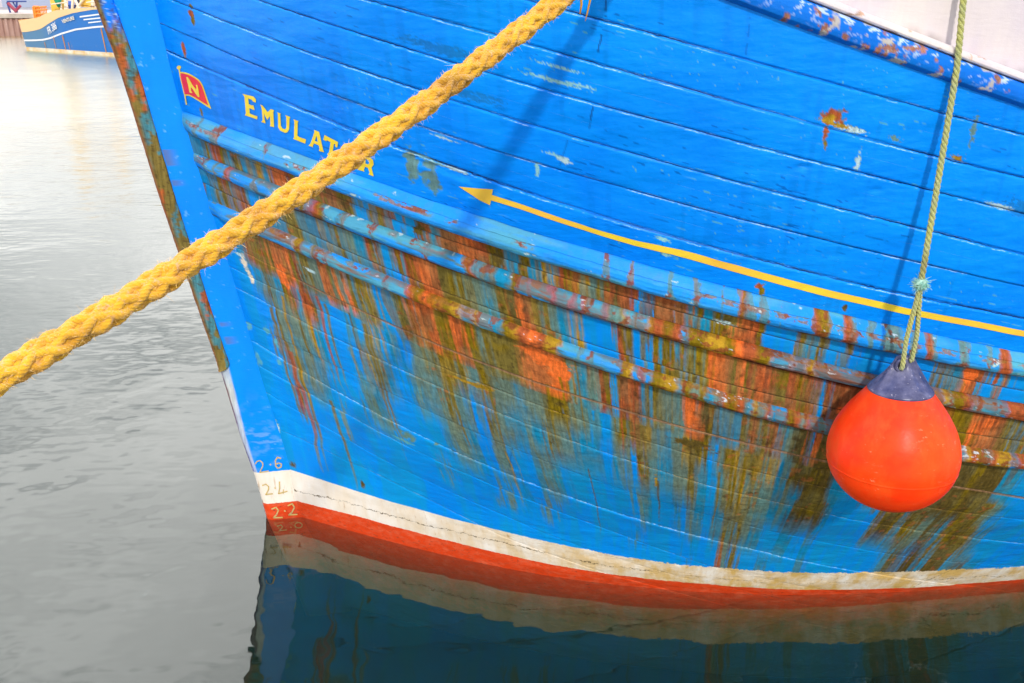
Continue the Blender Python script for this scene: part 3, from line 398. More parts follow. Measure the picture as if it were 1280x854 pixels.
def no_purple(c):
    m = np.clip((c[..., 0] - .02) / .05, 0, 1); bm = c[..., 1] * (1.35 - .35 * np.clip((c[..., 0] - .05) / .08, 0, 1)) + .02; c = c.copy(); c[..., 2] = c[..., 2] * (1 - m) + np.minimum(c[..., 2], bm) * m; return c
def paint_hull(U, Z, guides):
    """colour and wear of the planking at every (u, z)"""
    Q = dripq(U, Z)
    pid = sum((Z < gz(k, U)).astype(float) for k in LOWER)
    jit = (vn(pid * 7.7, pid * 3.1, 9) - .5) * .022 + (vn(Q * 55, Z * 2.2, 1) - .5) * .030 + (vn(Q * 160, Z * 5, 2) - .5) * .014
    q = Q + jit
    col = np.zeros(U.shape + (3,)); col[:] = PAL['b']; wear = np.zeros(U.shape)
    # patchy repaint in the clean topsides
    low_ = sst(.0, .25, gz('C2', U) - Z) * sst(4.2, 1.8, U); col = mixc(col, (.002, .29, .74), low_)
    p = sst(.45, .65, fbm(U * 1.1, Z * 2.0, 3)) * (1 - low_); col = mixc(col, (0.001, 0.205, 0.80), p * .7)
    m = sst(.78, .82, fbm(U * 13 + 3, Z * 150 + U * 38, 101, 3)) * sst(.50, .62, fbm(U * 1.7, Z * 4, 102)) * .55; col = mixc(col, (.12, .42, .88), m)
    m = sst(.74, .79, fbm(U * 13, Z * 120 + U * 30, 103, 3)) * sst(.50, .62, fbm(U * 1.9 + 7, Z * 3, 104)) * .6; col = mixc(col, (.001, .055, .26), m)
    col = col * (1 - .10 * sst(.55, .8, vn(Q * 45, Z * 1.5, 105)) * sst(.4, .6, fbm(U * 2, Z * 2, 106)))[..., None]
    m = sst(.93, .96, vn(U * 95, Z * 110, 107)) * sst(.60, .70, fbm(U * 3, Z * 5, 108)); col = mixc(col, (.20, .46, .82), m * .5)
    zA2, zB, zC, zp = gz('A2', U), (gz('B0', U) + gz('B2', U)) / 2, (gz('C0', U) + gz('C2', U)) / 2, gz('p', U)
    dn = (vn(Q * 90, Q * 0 + 3, 5) - .5) * .10
    ev = {}
    sgn = np.where(vn(Q * 17, Z * 1.1, 6) > .5, 1, -1) * .04 + (vn(Q * 60, Z * 3, 16) - .5) * .04
    mixn = sst(.40, .68, vn(Q * 100, Z * 2.6, 17) * .45 + vn(Q * 36, Z * 4.5, 18) * .55) * .60; soft = .42 * sst(.35, .65, fbm(Q * 9, Z * 7, 19))
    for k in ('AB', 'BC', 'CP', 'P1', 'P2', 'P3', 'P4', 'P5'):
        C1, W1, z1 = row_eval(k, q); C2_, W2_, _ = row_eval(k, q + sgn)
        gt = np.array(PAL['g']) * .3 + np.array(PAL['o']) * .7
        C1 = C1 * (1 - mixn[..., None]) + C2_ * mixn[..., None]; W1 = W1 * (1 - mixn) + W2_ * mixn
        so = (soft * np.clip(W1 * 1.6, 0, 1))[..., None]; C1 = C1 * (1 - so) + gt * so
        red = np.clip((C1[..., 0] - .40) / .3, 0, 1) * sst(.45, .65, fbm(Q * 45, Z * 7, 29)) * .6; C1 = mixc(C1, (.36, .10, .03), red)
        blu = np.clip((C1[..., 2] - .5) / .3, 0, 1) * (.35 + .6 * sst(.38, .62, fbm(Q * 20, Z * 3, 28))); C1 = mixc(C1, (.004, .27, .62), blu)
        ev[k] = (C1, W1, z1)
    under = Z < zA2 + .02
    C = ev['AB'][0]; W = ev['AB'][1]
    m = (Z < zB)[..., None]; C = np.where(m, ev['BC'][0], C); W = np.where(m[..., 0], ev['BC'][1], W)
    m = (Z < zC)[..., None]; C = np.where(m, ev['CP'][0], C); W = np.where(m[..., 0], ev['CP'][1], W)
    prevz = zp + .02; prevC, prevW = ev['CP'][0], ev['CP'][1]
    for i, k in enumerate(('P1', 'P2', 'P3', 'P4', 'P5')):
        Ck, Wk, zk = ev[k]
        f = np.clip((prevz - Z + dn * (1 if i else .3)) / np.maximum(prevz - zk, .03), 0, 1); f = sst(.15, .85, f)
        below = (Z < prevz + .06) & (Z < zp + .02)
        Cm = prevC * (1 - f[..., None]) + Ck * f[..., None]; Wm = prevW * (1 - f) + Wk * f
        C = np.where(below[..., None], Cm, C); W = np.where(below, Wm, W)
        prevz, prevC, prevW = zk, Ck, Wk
    f = sst(.25, 0.02, Z - 0.35)                      # stains thin out above the boot-top
    # broken, streaky cover: clean paint shows between the runs lower down
    dpth = np.clip((zp - Z) / 1.3, 0, 1)
    br = sst(.50 + .20 * dpth - .48, .62 + .22 * dpth - .38, fbm(Q * 55, Z * 2.5 + pid * .37, 7, 3) * .5 + fbm(Q * 13, Z * 2.2, 8, 3) * .5 + (vn(pid * 5.3, U * 1.5, 14) - .5) * .10)
    cov = np.where(Z < zp, br, 1.0) * under
    clean = np.array((.003, .27, .60))
    base = np.where((U > -.05)[..., None] & (W > .3)[..., None], clean, col)
    Cs = base * (1 - cov[..., None]) + C * cov[..., None]
    col = np.where(under[..., None], Cs, col); wear = np.where(under, W * (.35 + .65 * cov), wear)
    # streak tone changes and mottled rust
    tone = .72 + .50 * vn(Q * 120, Z * 4, 9); tone = tone * (1 - .38 * sst(.72, .86, vn(Q * 210, Z * 3.2, 10)) * sst(.4, .6, fbm(Q * 11, Z * 5, 13))); col = col * (1 + (tone - 1) * wear * .8)[..., None]
    mott = sst(.60, .72, fbm(U * 26, Z * 26, 12)) * (wear > .8) * .55
    col = mixc(col, (0.34, 0.10, 0.03), mott * (fbm(U * 3, Z * 3, 15) > .45)); col = mixc(col, (0.06, 0.04, 0.014), sst(.66, .76, fbm(U * 30, Z * 22, 18)) * (wear > .8) * .6)
    for (u0, z0), ru, rz, k, w, sc in SPOTS:
        if ru <= 0: continue
        box = (np.abs(U - u0) < ru * 2) & (np.abs(Z - z0) < rz * 2 + ru * .6)
        if not box.any(): continue
        uu, zz = U[box], Z[box]; slope = -.27 if ru > rz * 1.5 else 0.0
        if rz > ru * 1.3: uu2 = dripq(uu, zz) - dripq(np.array([u0]), np.array([z0])) + 0 * uu
        else: uu2 = uu - u0
        d = np.sqrt((uu2 / ru) ** 2 + ((zz - z0 - slope * (uu - u0)) / rz) ** 2)
        mm = sst(.62, .40, d * .55 + (fbm(uu * sc, zz * sc * (3 if slope else 1), int(u0 * 50) & 31) - .5) * 1.0 + .05)
        cc_ = col[box]; col[box] = mixc(cc_, PAL[k], mm); wear[box] = np.maximum(wear[box], mm * w)
    for (u0, z0), ln, wd, k in RUNS:
        q0 = float(dripq(np.array([u0]), np.array([z0]))[0])
        box = (np.abs(Q - q0) < wd * 3) & (Z < z0) & (Z > z0 - ln)
        qq = Q[box] - q0 + (vn(Z[box] * 9, Z[box] * 0 + q0 * 9, 3) - .5) * wd * 1.2; fr = (z0 - Z[box]) / ln
        mm = sst(1, .3, np.abs(qq) / (wd * (1 - fr * .6)) ) * sst(1, .55, fr + (vn(Q[box] * 200, Z[box] * 6, 4) - .5) * .4) * .85
        col[box] = mixc(col[box], PAL[k], mm); wear[box] = np.maximum(wear[box], mm)
    for ib, (a, b_) in enumerate(BUTTS):
        t = np.clip((a[1] - Z) / (a[1] - b_[1]), 0, 1); uc = a[0] + (b_[0] - a[0]) * t + (vn(Z * 60, Z * 0, 5) - .5) * .004
        mm = sst(.0045, .0015, np.abs(U - uc)) * ((Z < a[1]) & (Z > b_[1])); col = mixc(col, (0.004, 0.03, 0.12), mm * (.85 if ib < 3 else .38) * sst(.25, .5, vn(Z * 45, Z * 0 + ib, 33) + .1))
    # seams: dark paint-starved groove, pale broken paint on the lip below it
    for kb in ('A2', 'B2', 'C2'):       # rust-brown band, each rail's shadow painted in with the rust
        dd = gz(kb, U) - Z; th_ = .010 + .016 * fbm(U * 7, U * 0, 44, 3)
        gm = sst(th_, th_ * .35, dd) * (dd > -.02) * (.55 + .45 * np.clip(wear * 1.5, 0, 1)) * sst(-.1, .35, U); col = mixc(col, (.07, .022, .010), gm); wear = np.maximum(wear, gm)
    sd = np.full(U.shape, 1.0); sk = np.zeros(U.shape)
    for k in SEAMS:
        d = Z - gz(k, U); m = np.abs(d) < np.abs(sd); sd = np.where(m, d, sd); sk = np.where(m, 0.0 if k in LOWER else 1.0, sk)
        if k == 'p':
            lip = sst(.010, .005, np.abs(d)) * (U > .35) * .8; col = mixc(col, (.20, .11, .06), lip); wear = np.maximum(wear, lip)
        if k in ('ab', 'bc'): col = mixc(col, (.03, .02, .01), sst(.004, .001, np.abs(d)) * .7)
    sd = np.where(Z > gz('f', U) + .1, 1.0, sd)
    return no_purple(col), wear, Q, sd, sk
LOWER = ('ab', 'bc', 'p', 'q', 'r', 's', 's2', 't', 'u', 'w')
SEAMS = ['f', 'c', 'b', 'a', 'd', 'e', 'ab', 'bc', 'p', 'q', 'r', 's', 's2', 't', 'u', 'w']
ORDER = ['f', 'c', 'b', 'a', 'd', 'e', 'A0', 'A2', 'ab', 'B0', 'B2', 'bc', 'C0', 'C2', 'p', 'q', 'r', 's', 's2', 't', 'u', 'w']

HG = {}
def hull_disp(u, z):
    i = int(np.clip(np.searchsorted(HG['s'], u - float(fU(z))), 1, len(HG['s']) - 1)); zc = HG['Z'][::-1, i]
    return float(np.interp(z, zc, HG['d'][::-1, i]))
def build_shell(parent):
    s = np.concatenate([np.linspace(0, 5.1, 1130), 5.1 + np.linspace(.05, 8.4, 40)])
    nc = len(s)
    tops = lambda u: top_z(u)
    fn = [tops] + [(lambda u, k=k: gz(k, u)) for k in ORDER] + [lambda u: -0.8 + 0 * u]
    ut = np.linspace(-1, 14, 1501); tab = []
    prev = None
    for i, f in enumerate(fn):
        z = f(ut)
        if prev is not None: z = np.minimum(z, prev - .022)
        z = np.maximum(z, -.80 + .003 * (len(fn) - 1 - i)); tab.append(z); prev = z
    tab = np.array(tab)
    gaps = (tab[:-1, 100:520] - tab[1:, 100:520]).max(1)
    rows = []; lev = []
    for i, g in enumerate(gaps):
        n_ = max(4, int(round(g / (.0050 if i < len(gaps) - 1 else .02))))
        v = np.arange(n_) / n_; v = v - .55 * np.sin(2 * np.pi * v) / (2 * np.pi)
        for x in v: rows.append((i, x))
    rows.append((len(gaps) - 1, 1.0))
    RI = np.array([r[0] for r in rows]); RX = np.array([r[1] for r in rows])
    S, _ = np.meshgrid(s, RX); Z = np.zeros_like(S)
    U = S.copy()
    for it in range(12):
        z = np.zeros_like(S)
        for i in range(len(gaps)):
            m = RI == i
            za = np.interp(U[m], ut, tab[i]); zb_ = np.interp(U[m], ut, tab[i + 1]); z[m] = za + (zb_ - za) * RX[m][:, None]
        Z = z; U = fU(Z) + S
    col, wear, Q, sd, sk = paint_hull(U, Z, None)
    # relief: seams, planks standing slightly proud of each other, dents
    d = (fbm(U * 2.2, Z * 5, 40) - .5) * .016 + (fbm(U * 9, Z * 26, 41) - .5) * .0052 + (fbm(U * 22, Z * 120, 43, 3) - .5) * .0016
    off = _rng.normal(0, .0024, len(gaps) + 2)
    for i in range(len(gaps)):
        m = RI == i
        x = RX[m][:, None]; d[m] += off[i] + .0022 * (1 - (2 * x - 1) ** 2) + (vn(U[m] * .8, U[m] * 0 + i * 3.3, 2) - .5) * .004
    for k in SEAMS:
        dz = Z - gz(k, U); dd = .0075 if k in ('f', 'c', 'b', 'a', 'd', 'e') else .0040
        dd = dd * (.35 + 1.0 * fbm(U * 2.5, U * 0 + 1, 50 + SEAMS.index(k), 3))
        if k in ('s2', 't', 'u', 'w'): dd = dd * (.25 + .75 * sst(.30, .50, Z))
        d -= dd * np.exp(-(dz / .0052) ** 2)
    zg_ = gz('e', U); hol = sst(.0, .05, U - .86) * sst(1.17, 1.10, U) * sst(.035, .0, np.abs(Z - zg_ + .022)); d -= hol * .014 * (.6 + .8 * fbm(U * 40, Z * 80, 3))
    for (u0, z0), r_ in (((2.866, 1.281), .03), ((2.677, 2.824), .03), ((2.366, 2.921), .025)):
        d -= .02 * np.exp(-((U - u0) / r_) ** 2 - ((Z - z0) / (r_ * .45)) ** 2) * (1 if r_ == .03 and z0 < 2 else .35)
    d *= sst(-.005, .03, S)
    V = P3(U, Z) + nrm(U, Z) * d[..., None]
    me = grid_mesh('hull_planking', V, flip=False)
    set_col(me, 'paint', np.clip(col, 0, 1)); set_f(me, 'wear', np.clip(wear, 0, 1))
    zw = np.interp(U, [.2, .65, 1.17, 1.62, 2.08, 2.48, 3.16, 3.63, 4.13, 4.6], [.388, .370, .356, .331, .301, .277, .260, .252, .243, .232]); zr = np.interp(U, [.2, .64, 1.18, 1.77, 2.5, 3.2, 3.7, 4.2, 4.65], [.138, .158, .146, .121, .098, .069, .058, .050, .048])
    set_f(me, 'zb', Z - zw); set_f(me, 'zr', Z - zr); set_f(me, 'ut', U); set_f(me, 'zz', Z - .065 * np.clip(U - 1.2, 0, 3.5)); set_f(me, 'sd', sd); set_f(me, 'sk', sk)
    HG.update(s=s, Z=Z, d=d)
    # crack line along the middle of the boot-top and raked plank scarfs aft
    zc = (zw + zr) / 2 - .012 + (fbm(U * 6, U * 0, 70) - .5) * .05 - .035 * np.clip(.9 - U, 0, 1)
    ck = Z - zc
    for uc in (3.42, 4.06):
        c2 = (U - uc - (Z - .22) * .9) * .7; ck = np.where(np.abs(c2) < np.abs(ck), c2, ck)
    set_f(me, 'crack', ck)
    o = link('hull_planking', me, M_HULL, parent)
    return o

def z_fn(k):
    return lambda u: gz(k, u)
def sweep_rail(name, prof, ztop, zbot, u_of, rows_key, parent, seed, u1=12.5, rust_shadow_under=True, rust_top=0.0):
    """half-round rubbing rail: prof = [(offset, fraction down)]"""
    s = np.concatenate([np.linspace(0.004, 5.1, 1130), 5.1 + np.linspace(.05, 7.3, 30)])
    pr = np.array(prof, float); dl = np.concatenate([[0], np.cumsum(np.hypot(np.diff(pr[:, 0]), np.diff(pr[:, 1]) * .1))])
    tq = np.unique(np.concatenate([dl, np.linspace(0, dl[-1], 44)])); of = np.interp(tq, dl, pr[:, 0]); fr = np.interp(tq, dl, pr[:, 1])
    F, S = np.meshgrid(fr, s, indexing='ij'); O = np.repeat(of[:, None], len(s), 1)
    U = S + fU(np.full_like(S, float(ztop(np.array(0.0)))))
    for it in range(8):
        Z = ztop(U) + (zbot(U) - ztop(U)) * F; U = S + fU(Z)
    Q = dripq(U, Z)
    tap = .35 + .65 * sst(0, .12, S)
    dent = 1 + (fbm(U * 3, F * 2, seed) - .5) * .25 + (fbm(U * 22, F * 6, seed + 1) - .5) * .12
    V = P3(U, Z) + nrm(U, Z) * (O * tap * dent - .004)[..., None]
    V[..., 2] += (fbm(U * 2, U * 0 + 9, seed + 4) - .5) * .010
    # paint
    col = np.zeros(U.shape + (3,)); col[:] = (0.010, 0.25, 0.72); col = mixc(col, (0.12, 0.36, 0.66), sst(.4, .65, fbm(U * 2.5, F * 2, seed + 11)) * .5)
    q = Q + (vn(Q * 60, F * 3, seed) - .5) * .02 + (fbm(Q * 30, F * 4, seed + 20) - .5) * .03
    C = 0; W = 0
    if rows_key != 'RA':          # the lower rails have lost most of their blue further aft
        och = sst(.40, .62, fbm(U * 5, F * 2.5, seed + 31) + .12 * sst(1.6, 2.5, U) - .14 * sst(1.2, .4, U)) * .8; col = mixc(col, (.15, .125, .04), och)
        och2 = sst(.52, .66, fbm(U * 16, F * 4, seed + 33) + .10 * sst(1.6, 2.5, U)) * och; col = mixc(col, (.26, .085, .02), och2 * .8)
    for dq in np.linspace(-.012, .012, 7):
        c_, w_, _ = row_eval(rows_key, q + dq); lt = (w_ < .05)[..., None]; C = C + np.where(lt, col, c_) / 7; W = W + w_ / 7
    st = sst(.44, .50, fbm(Q * 40, F * 2.2, seed + 3) * .6 + .4 * np.clip(W, 0, 1) ** .5 + .02)[..., None]; sh_ = (W > .35)[..., None]; st = np.where(sh_, st, st * .15)
    col = col * (1 - st) + C * st; wear = W * st[..., 0]
    edge = np.minimum(F, 1 - F)
    n_ = fbm(U * 14, F * 5, seed + 6); n2 = fbm(U * 45, F * 14, seed + 7)
    und = sst(.80, .97, F + (n_ - .5) * .35) * (rust_shadow_under if isinstance(rust_shadow_under, float) else .9)  # rail underside darkened: shadow painted in along with rust
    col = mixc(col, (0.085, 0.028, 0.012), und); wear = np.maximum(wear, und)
    if rust_top:
        tp = sst(.11, .03, np.abs(F - rust_top)) * sst(.50, .58, fbm(U * 5, U * 0, seed + 8, 3) + .16 * sst(1.8, 2.6, U) - .07 * sst(.8, .2, U)); tp = tp * sst(.42, .55, n2)
        col = mixc(col, (0.24, 0.11, 0.02), tp * .8); wear = np.maximum(wear, tp)
    ch = sst(.69, .72, n2 * .55 + n_ * .45 + .018 * np.clip(U - 2.6, 0, 1)); col = mixc(col, (0.50, 0.60, 0.66), ch * .75)
    ru = sst(.60, .66, fbm(U * 34, Z * 40, seed + 9)); col = mixc(col, (0.20, 0.055, 0.018), ru * (.05 + .8 * (wear > .3)))
    
    me = grid_mesh(name, V)
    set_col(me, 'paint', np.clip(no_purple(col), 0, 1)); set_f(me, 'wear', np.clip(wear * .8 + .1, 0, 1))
    return link(name, me, M_RAIL, parent)

boat = empty('fishing_boat', (float(S0[0]), float(S0[1]), 0.0))
tag(boat, 'big wooden fishing boat with rust streaked bright blue bow filling the picture', 'boat')
boat_inv = Matrix.Translation(-Vector((float(S0[0]), float(S0[1]), 0.0)))
KEEP = []
def bp(o):            # parent to the boat while keeping world coordinates in the mesh
    o.matrix_parent_inverse = boat_inv; return o
hull = bp(build_shell(boat))
halfround = [(0, 0), (.022, .03), (.037, .13), (.046, .28), (.050, .45), (.048, .62), (.040, .78), (.027, .90), (.010, .97), (0, 1.0), (-.01, 1.0)]
railA = [(0, 0), (.010, .03), (.030, .16), (.044, .26), (.047, .285), (.043, .30), (.046, .315), (.060, .42), (.068, .55), (.068, .68), (.060, .80), (.044, .90), (.022, .96), (0, 1.0), (-.01, 1.0)]
def build_rails():
    a = bp(sweep_rail('rubbing_rail', railA, z_fn('A0'), z_fn('A2'), None, 'RA', boat, 3, rust_shadow_under=.45, rust_top=.38)); tag(a, 'topmost and thickest blue rubbing rail')
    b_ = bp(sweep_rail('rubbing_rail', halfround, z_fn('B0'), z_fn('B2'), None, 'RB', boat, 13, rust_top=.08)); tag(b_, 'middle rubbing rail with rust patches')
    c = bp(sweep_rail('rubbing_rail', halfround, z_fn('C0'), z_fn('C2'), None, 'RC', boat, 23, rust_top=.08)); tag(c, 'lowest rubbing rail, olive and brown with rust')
build_rails()

# ---- planksheer strake under the white bulwark
def strip(name, prof_fn, parent, m, paint_fn, s1=5.1, n=700):
    s = np.concatenate([np.linspace(0.0, s1, n), s1 + np.linspace(.05, 7.3, 20)])
    pf = prof_fn(s + fU(np.full_like(s, 4.0)))          # list of (off, z) arrays
    U = s + fU(np.full_like(s, 4.0)); O = np.array([p[0] + 0 * U for p in pf]); Z = np.array([p[1] + 0 * U for p in pf])
    UU = np.repeat(U[None], len(pf), 0)
    if len(pf) < 20:                                  # finer rows so that chips keep their shape
        k0 = np.arange(len(pf)); k1 = np.linspace(0, len(pf) - 1, (len(pf) - 1) * 4 + 1)
        O = np.array([np.interp(k1, k0, O[:, j]) for j in range(O.shape[1])]).T; Z = np.array([np.interp(k1, k0, Z[:, j]) for j in range(Z.shape[1])]).T
        UU = np.repeat(U[None], len(k1), 0); pf = list(k1)
    zref = top_z(UU); B = hb(UU, np.minimum(zref, 4.2))
    V = np.stack([S0[0] + UU * AX[0] + (B + O) * NX[0], S0[1] + UU * AX[1] + (B + O) * NX[1], Z], -1)
    me = grid_mesh(name, V); c, w = paint_fn(UU, Z, np.repeat(np.linspace(0, 1, len(pf))[:, None], len(s), 1))
    set_col(me, 'paint', np.clip(c, 0, 1)); set_f(me, 'wear', w)
    return bp(link(name, me, m, parent))
def hi_w(u): return np.interp(u, [-.4, 1.9, 3.2, 5, 13], [.14, .105, .085, .08, .08])
def pf_strake(u):
    z0 = top_z(u); w = hi_w(u); wob = (fbm(u * 1.5, u * 0, 80) - .5) * .012
    return [(-.03, z0 - .004), (.004, z0 + .0), (.014, z0 + .004), (.026 + wob, z0 + .012), (.032 + wob, z0 + w * .3), (.034 + wob, z0 + w * .55), (.032 + wob, z0 + w * .78), (.026 + wob, z0 + w * .92), (.016, z0 + w), (.0, z0 + w + .004), (-.04, z0 + w + .006)][::-1]
def paint_strake(U, Z, F):
    c = np.zeros(U.shape + (3,)); c[:] = (0.004, 0.15, 0.62); w = np.full(U.shape, .12)
    n1 = fbm(U * 16, Z * 22, 90); n2 = fbm(U * 42, Z * 50, 91)
    m = sst(.575, .61, fbm(U * 60, Z * 110, 91) * .6 + n1 * .4) * sst(.75, .35, F) * sst(.42, .55, fbm(U * 3, U * 0, 92, 3) + .05); c = mixc(c, (.50, .62, .72), m * .85)
    m = sst(.62, .68, fbm(U * 26, Z * 26, 93) + .05 * (F < .5) - .03) ; c = mixc(c, (.33, .13, .035), m * .9); w = np.maximum(w, m)
    m = sst(.70, .74, fbm(U * 14, Z * 20, 94)); c = mixc(c, (.42, .40, .36), m)
    return c, w
strip('planksheer_strake', pf_strake, boat, M_RAIL, paint_strake)
M_BULW = painted('white bulwark paint')
def pf_ledge(u):
    z0 = top_z(u) + hi_w(u) + .004
    return [(-.035, z0 + .000), (.017, z0 + .004), (.022, z0 + .010), (.019, z0 + .026), (.004, z0 + .036), (-.045, z0 + .042)][::-1]
def paint_white(U, Z, F):
    c = np.zeros(U.shape + (3,)); c[:] = (.64, .58, .55); w = np.full(U.shape, .15)
    m = sst(.62, .70, fbm(U * 20, Z * 40, 95)); c = mixc(c, (.45, .25, .12), m * .8); w = np.maximum(w, m)
    return c, w
strip('covering_board', pf_ledge, boat, M_BULW, paint_white)
def pf_bulw(u):
    z0 = top_z(u) + hi_w(u) + .04
    t = []
    for k in np.linspace(0, 1, 24): t.append((-.034 + .10 * k * 0 - .012 + .05 * k, z0 + .80 * k))
    t += [(.06, z0 + .82), (.065, z0 + .88), (-.14, z0 + .89), (-.14, z0 + .80), (-.11, z0 + .7), (-.13, z0 - .04)]
    return t[::-1]
def paint_bulw(U, Z, F):
    c = np.zeros(U.shape + (3,)); c[:] = (.62, .56, .56); w = np.full(U.shape, .05)
    zz = Z - (top_z(U) + hi_w(U) + .04)
    cr_ = sst(.012, .003, np.abs(zz - .004 - .012 * vn(U * 5, U * 0, 3))) * sst(.35, .5, fbm(U * 6, U * 0, 96, 3) + .1); c = mixc(c, (.16, .13, .09), cr_ * .9)
    m = sst(.60, .72, fbm(U * 2, Z * 3, 98)); c = mixc(c, (.66, .62, .64), m * .6)
    return c, w
strip('bulwark', pf_bulw, boat, M_BULW, paint_bulw)

# ---- far side of the hull, transom and deck (out of the picture, kept so the boat is whole)
def build_far_side():
    s = np.linspace(0, 13.4, 90); zr_ = np.linspace(-.8, 4.2, 40); S, Zf = np.meshgrid(s, zr_)
    U = S + fU(Zf); Zt = -.8 + (np.minimum(top_z(U) + .9, 4.9) + .8) * (Zf + .8) / 5.0
    for it in range(3): U = S + fU(Zt)
    V = P3(U, Zt, side=-1); me = grid_mesh('far_planking', V, flip=True)
    bp(link('starboard_planking', me, mat('plain blue topsides', BLUE, .4), boat))
    u = 13.0; mb = MB(); zz = np.linspace(-.8, 3.4, 20); v = []; f = []
    for z in zz:
        for sd in (-1, 1): v.append(P3(np.array(u + float(fU(z))), np.array(z), side=sd))
    for i in range(len(zz) - 1): f.append((2 * i, 2 * i + 1, 2 * i + 3, 2 * i + 2))
    mb.add(v, f); bp(mb.build('transom', mat('transom blue', BLUE, .4), boat))
    us = np.linspace(-.2, 13.1, 60); v = []; f = []
    for x in us:
        z = float(top_z(x)) - .05
        for sd in (-1, 1): v.append(P3(np.array(x), np.array(min(z, 4.2)), off=-.08, side=sd))
    for i in range(len(us) - 1): f.append((2 * i, 2 * i + 1, 2 * i + 3, 2 * i + 2))
    mb = MB(); mb.add(v, f); bp(mb.build('deck', noisy('grey deck', (.2, .2, .19), (.3, .28, .25), 5, .8), boat))
build_far_side()

# ---- stem timber and its iron band
FZ = np.array([-.9, -.4, .0, .33, .66, 1.2, 1.64, 2.33, 3.1, 3.5, 4.3, 5.0]); FU = np.array([.22, .11, .0, -.05, -.12, -.21, -.30, -.44, -.57, -.66, -.83, -.98])
def uf(z): return np.interp(z, FZ, FU)
def build_stem():
    zz = np.linspace(-.85, 5.0, 900)
    n_ = 40; t = np.linspace(0, 1, n_)
    Zs = np.repeat(zz[:, None], n_, 1); T = np.repeat(t[None], len(zz), 0)
    a = uf(Zs) + .004; b_ = fU(np.clip(Zs, -1.5, 4.2)) + .015 - .06 * np.maximum(Zs - 4.2, 0)
    Uc = a + (b_ - a) * T
    ch = np.clip((Uc - a) / .055, 0, 1)                       # rounded leading corner
    off = .060 + .040 * np.sqrt(np.clip(1 - (1 - ch) ** 2, 0, 1)) + (fbm(Uc * 6, Zs * 2, 60) - .5) * .004 + .006 * T
    V = PS(Uc, Zs, 0) + off[..., None] * np.array([NX[0], NX[1], 0])
    # other side mirrored so the post is a solid timber
    V2 = PS(Uc, Zs, 0) - off[..., None] * np.array([NX[0], NX[1], 0])
    W_ = np.concatenate([V2[:, ::-1], V], 1)
    me = grid_mesh('stem_post', W_, flip=True)
    U2 = np.concatenate([Uc[:, ::-1], Uc], 1); Z2 = np.concatenate([Zs, Zs], 1)
    T2 = np.concatenate([T[:, ::-1], T], 1)
    c = np.zeros(U2.shape + (3,)); c[:] = (0.001, 0.250, 0.88); w = np.zeros(U2.shape)
    # scuffed pale patches low down, bare leading edge below the iron
    m = sst(.54, .74, fbm(U2 * 22, Z2 * 26, 61)) * sst(1.1, .6, Z2) * sst(.30, .42, Z2) * .30; c = mixc(c, (.22, .42, .80), m)
    m = sst(.60, .70, fbm(U2 * 8, Z2 * 34, 64)) * sst(.95, .75, Z2) * sst(.5, .6, Z2) * .4; c = mixc(c, (.35, .50, .85), m)
    du = U2 - uf(Z2)
    lead = sst(.040, .032, du - .03 * sst(.4, 1.25, Z2) + .012 * sst(.5, .0, Z2)) * sst(1.32, 1.24, Z2)
    c = mixc(c, (.52, .53, .46), lead * sst(.02, .2, Z2)); w = np.maximum(w, lead * .6)
    l2 = sst(.016, .010, du + (fbm(Z2 * 7, Z2 * 0, 66) - .5) * .02); c = mixc(c, (.20, .075, .03), l2); w = np.maximum(w, l2)
    m = sst(.76, .80, fbm(U2 * 30, Z2 * 22, 110)) * sst(.12, .0, du - .11) * (Z2 > 1.2); c = mixc(c, (.20, .50, .80), m * .7)
    m = sst(.78, .82, fbm(U2 * 40, Z2 * 60, 111)) * sst(.45, .6, fbm(U2 * 3, Z2 * 2, 112)); c = mixc(c, (.20, .50, .82), m * .6)
    m = sst(.74, .80, vn(Z2 * 16, Z2 * 0, 113)) * sst(.20, .10, du) * sst(.095, .11, du) * (Z2 > 1.3); c = mixc(c, (.16, .10, .03), m * .7)
    m = sst(.35, .65, fbm(U2 * 4, Z2 * 1.3, 114)) * .35; c = mixc(c, (.001, .205, .80), m)
    # seam where the planks meet the post
    n1 = fbm(Z2 * 9, Z2 * 0, 67, 3); cr_ = sst(.985, 1.0, T2) * sst(.42, .52, n1 + .06 * (Z2 < .9)); c = mixc(c, (.55, .66, .75), cr_ * .9)
    cr2 = sst(.985, 1.0, T2) * sst(.5, .6, vn(Z2 * 70, Z2 * 0, 68)) * (Z2 > 1.2); c = mixc(c, (.003, .05, .2), cr2 * .7)
    set_col(me, 'paint', np.clip(c, 0, 1)); set_f(me, 'wear', w)
    set_f(me, 'zb', Z2 - .385 + .0 * U2); set_f(me, 'zr', Z2 - .134); set_f(me, 'ut', U2 * 0 + .2); set_f(me, 'zz', Z2); ca, cb_ = (1 - T2) * .24 - .002, U2 - uf(Z2) - .008; set_f(me, 'crack', np.where(np.abs(ca) < np.abs(cb_), ca, cb_))
    bp(link('stem_post', me, M_STEM, boat))
    # iron band wrapped round the leading edge
    zz = np.linspace(1.165, 5.0, 900); bw = np.interp(zz, [1.165, 1.2, 1.5, 2.0, 2.5, 3.0, 3.5, 5], [.0, .02, .075, .092, .102, .108, .112, .12])
    z_end = np.clip((zz - 1.165) / .06, 0, 1); bw = np.interp(zz, [1.5, 2.0, 2.5, 3.0, 3.5, 5], [.086, .096, .104, .110, .114, .12]) * np.sqrt(np.clip(1 - (1 - z_end) ** 2, .02, 1))
    t = np.array([-.0, .0, .04, .12, .25, .4, .55, .7, .82, .92, .97, 1.0, 1.0]); o_ = np.array([-.02, .052, .070, .090, .104, .112, .1165, .1185, .1190, .1185, .116, .110, .094])
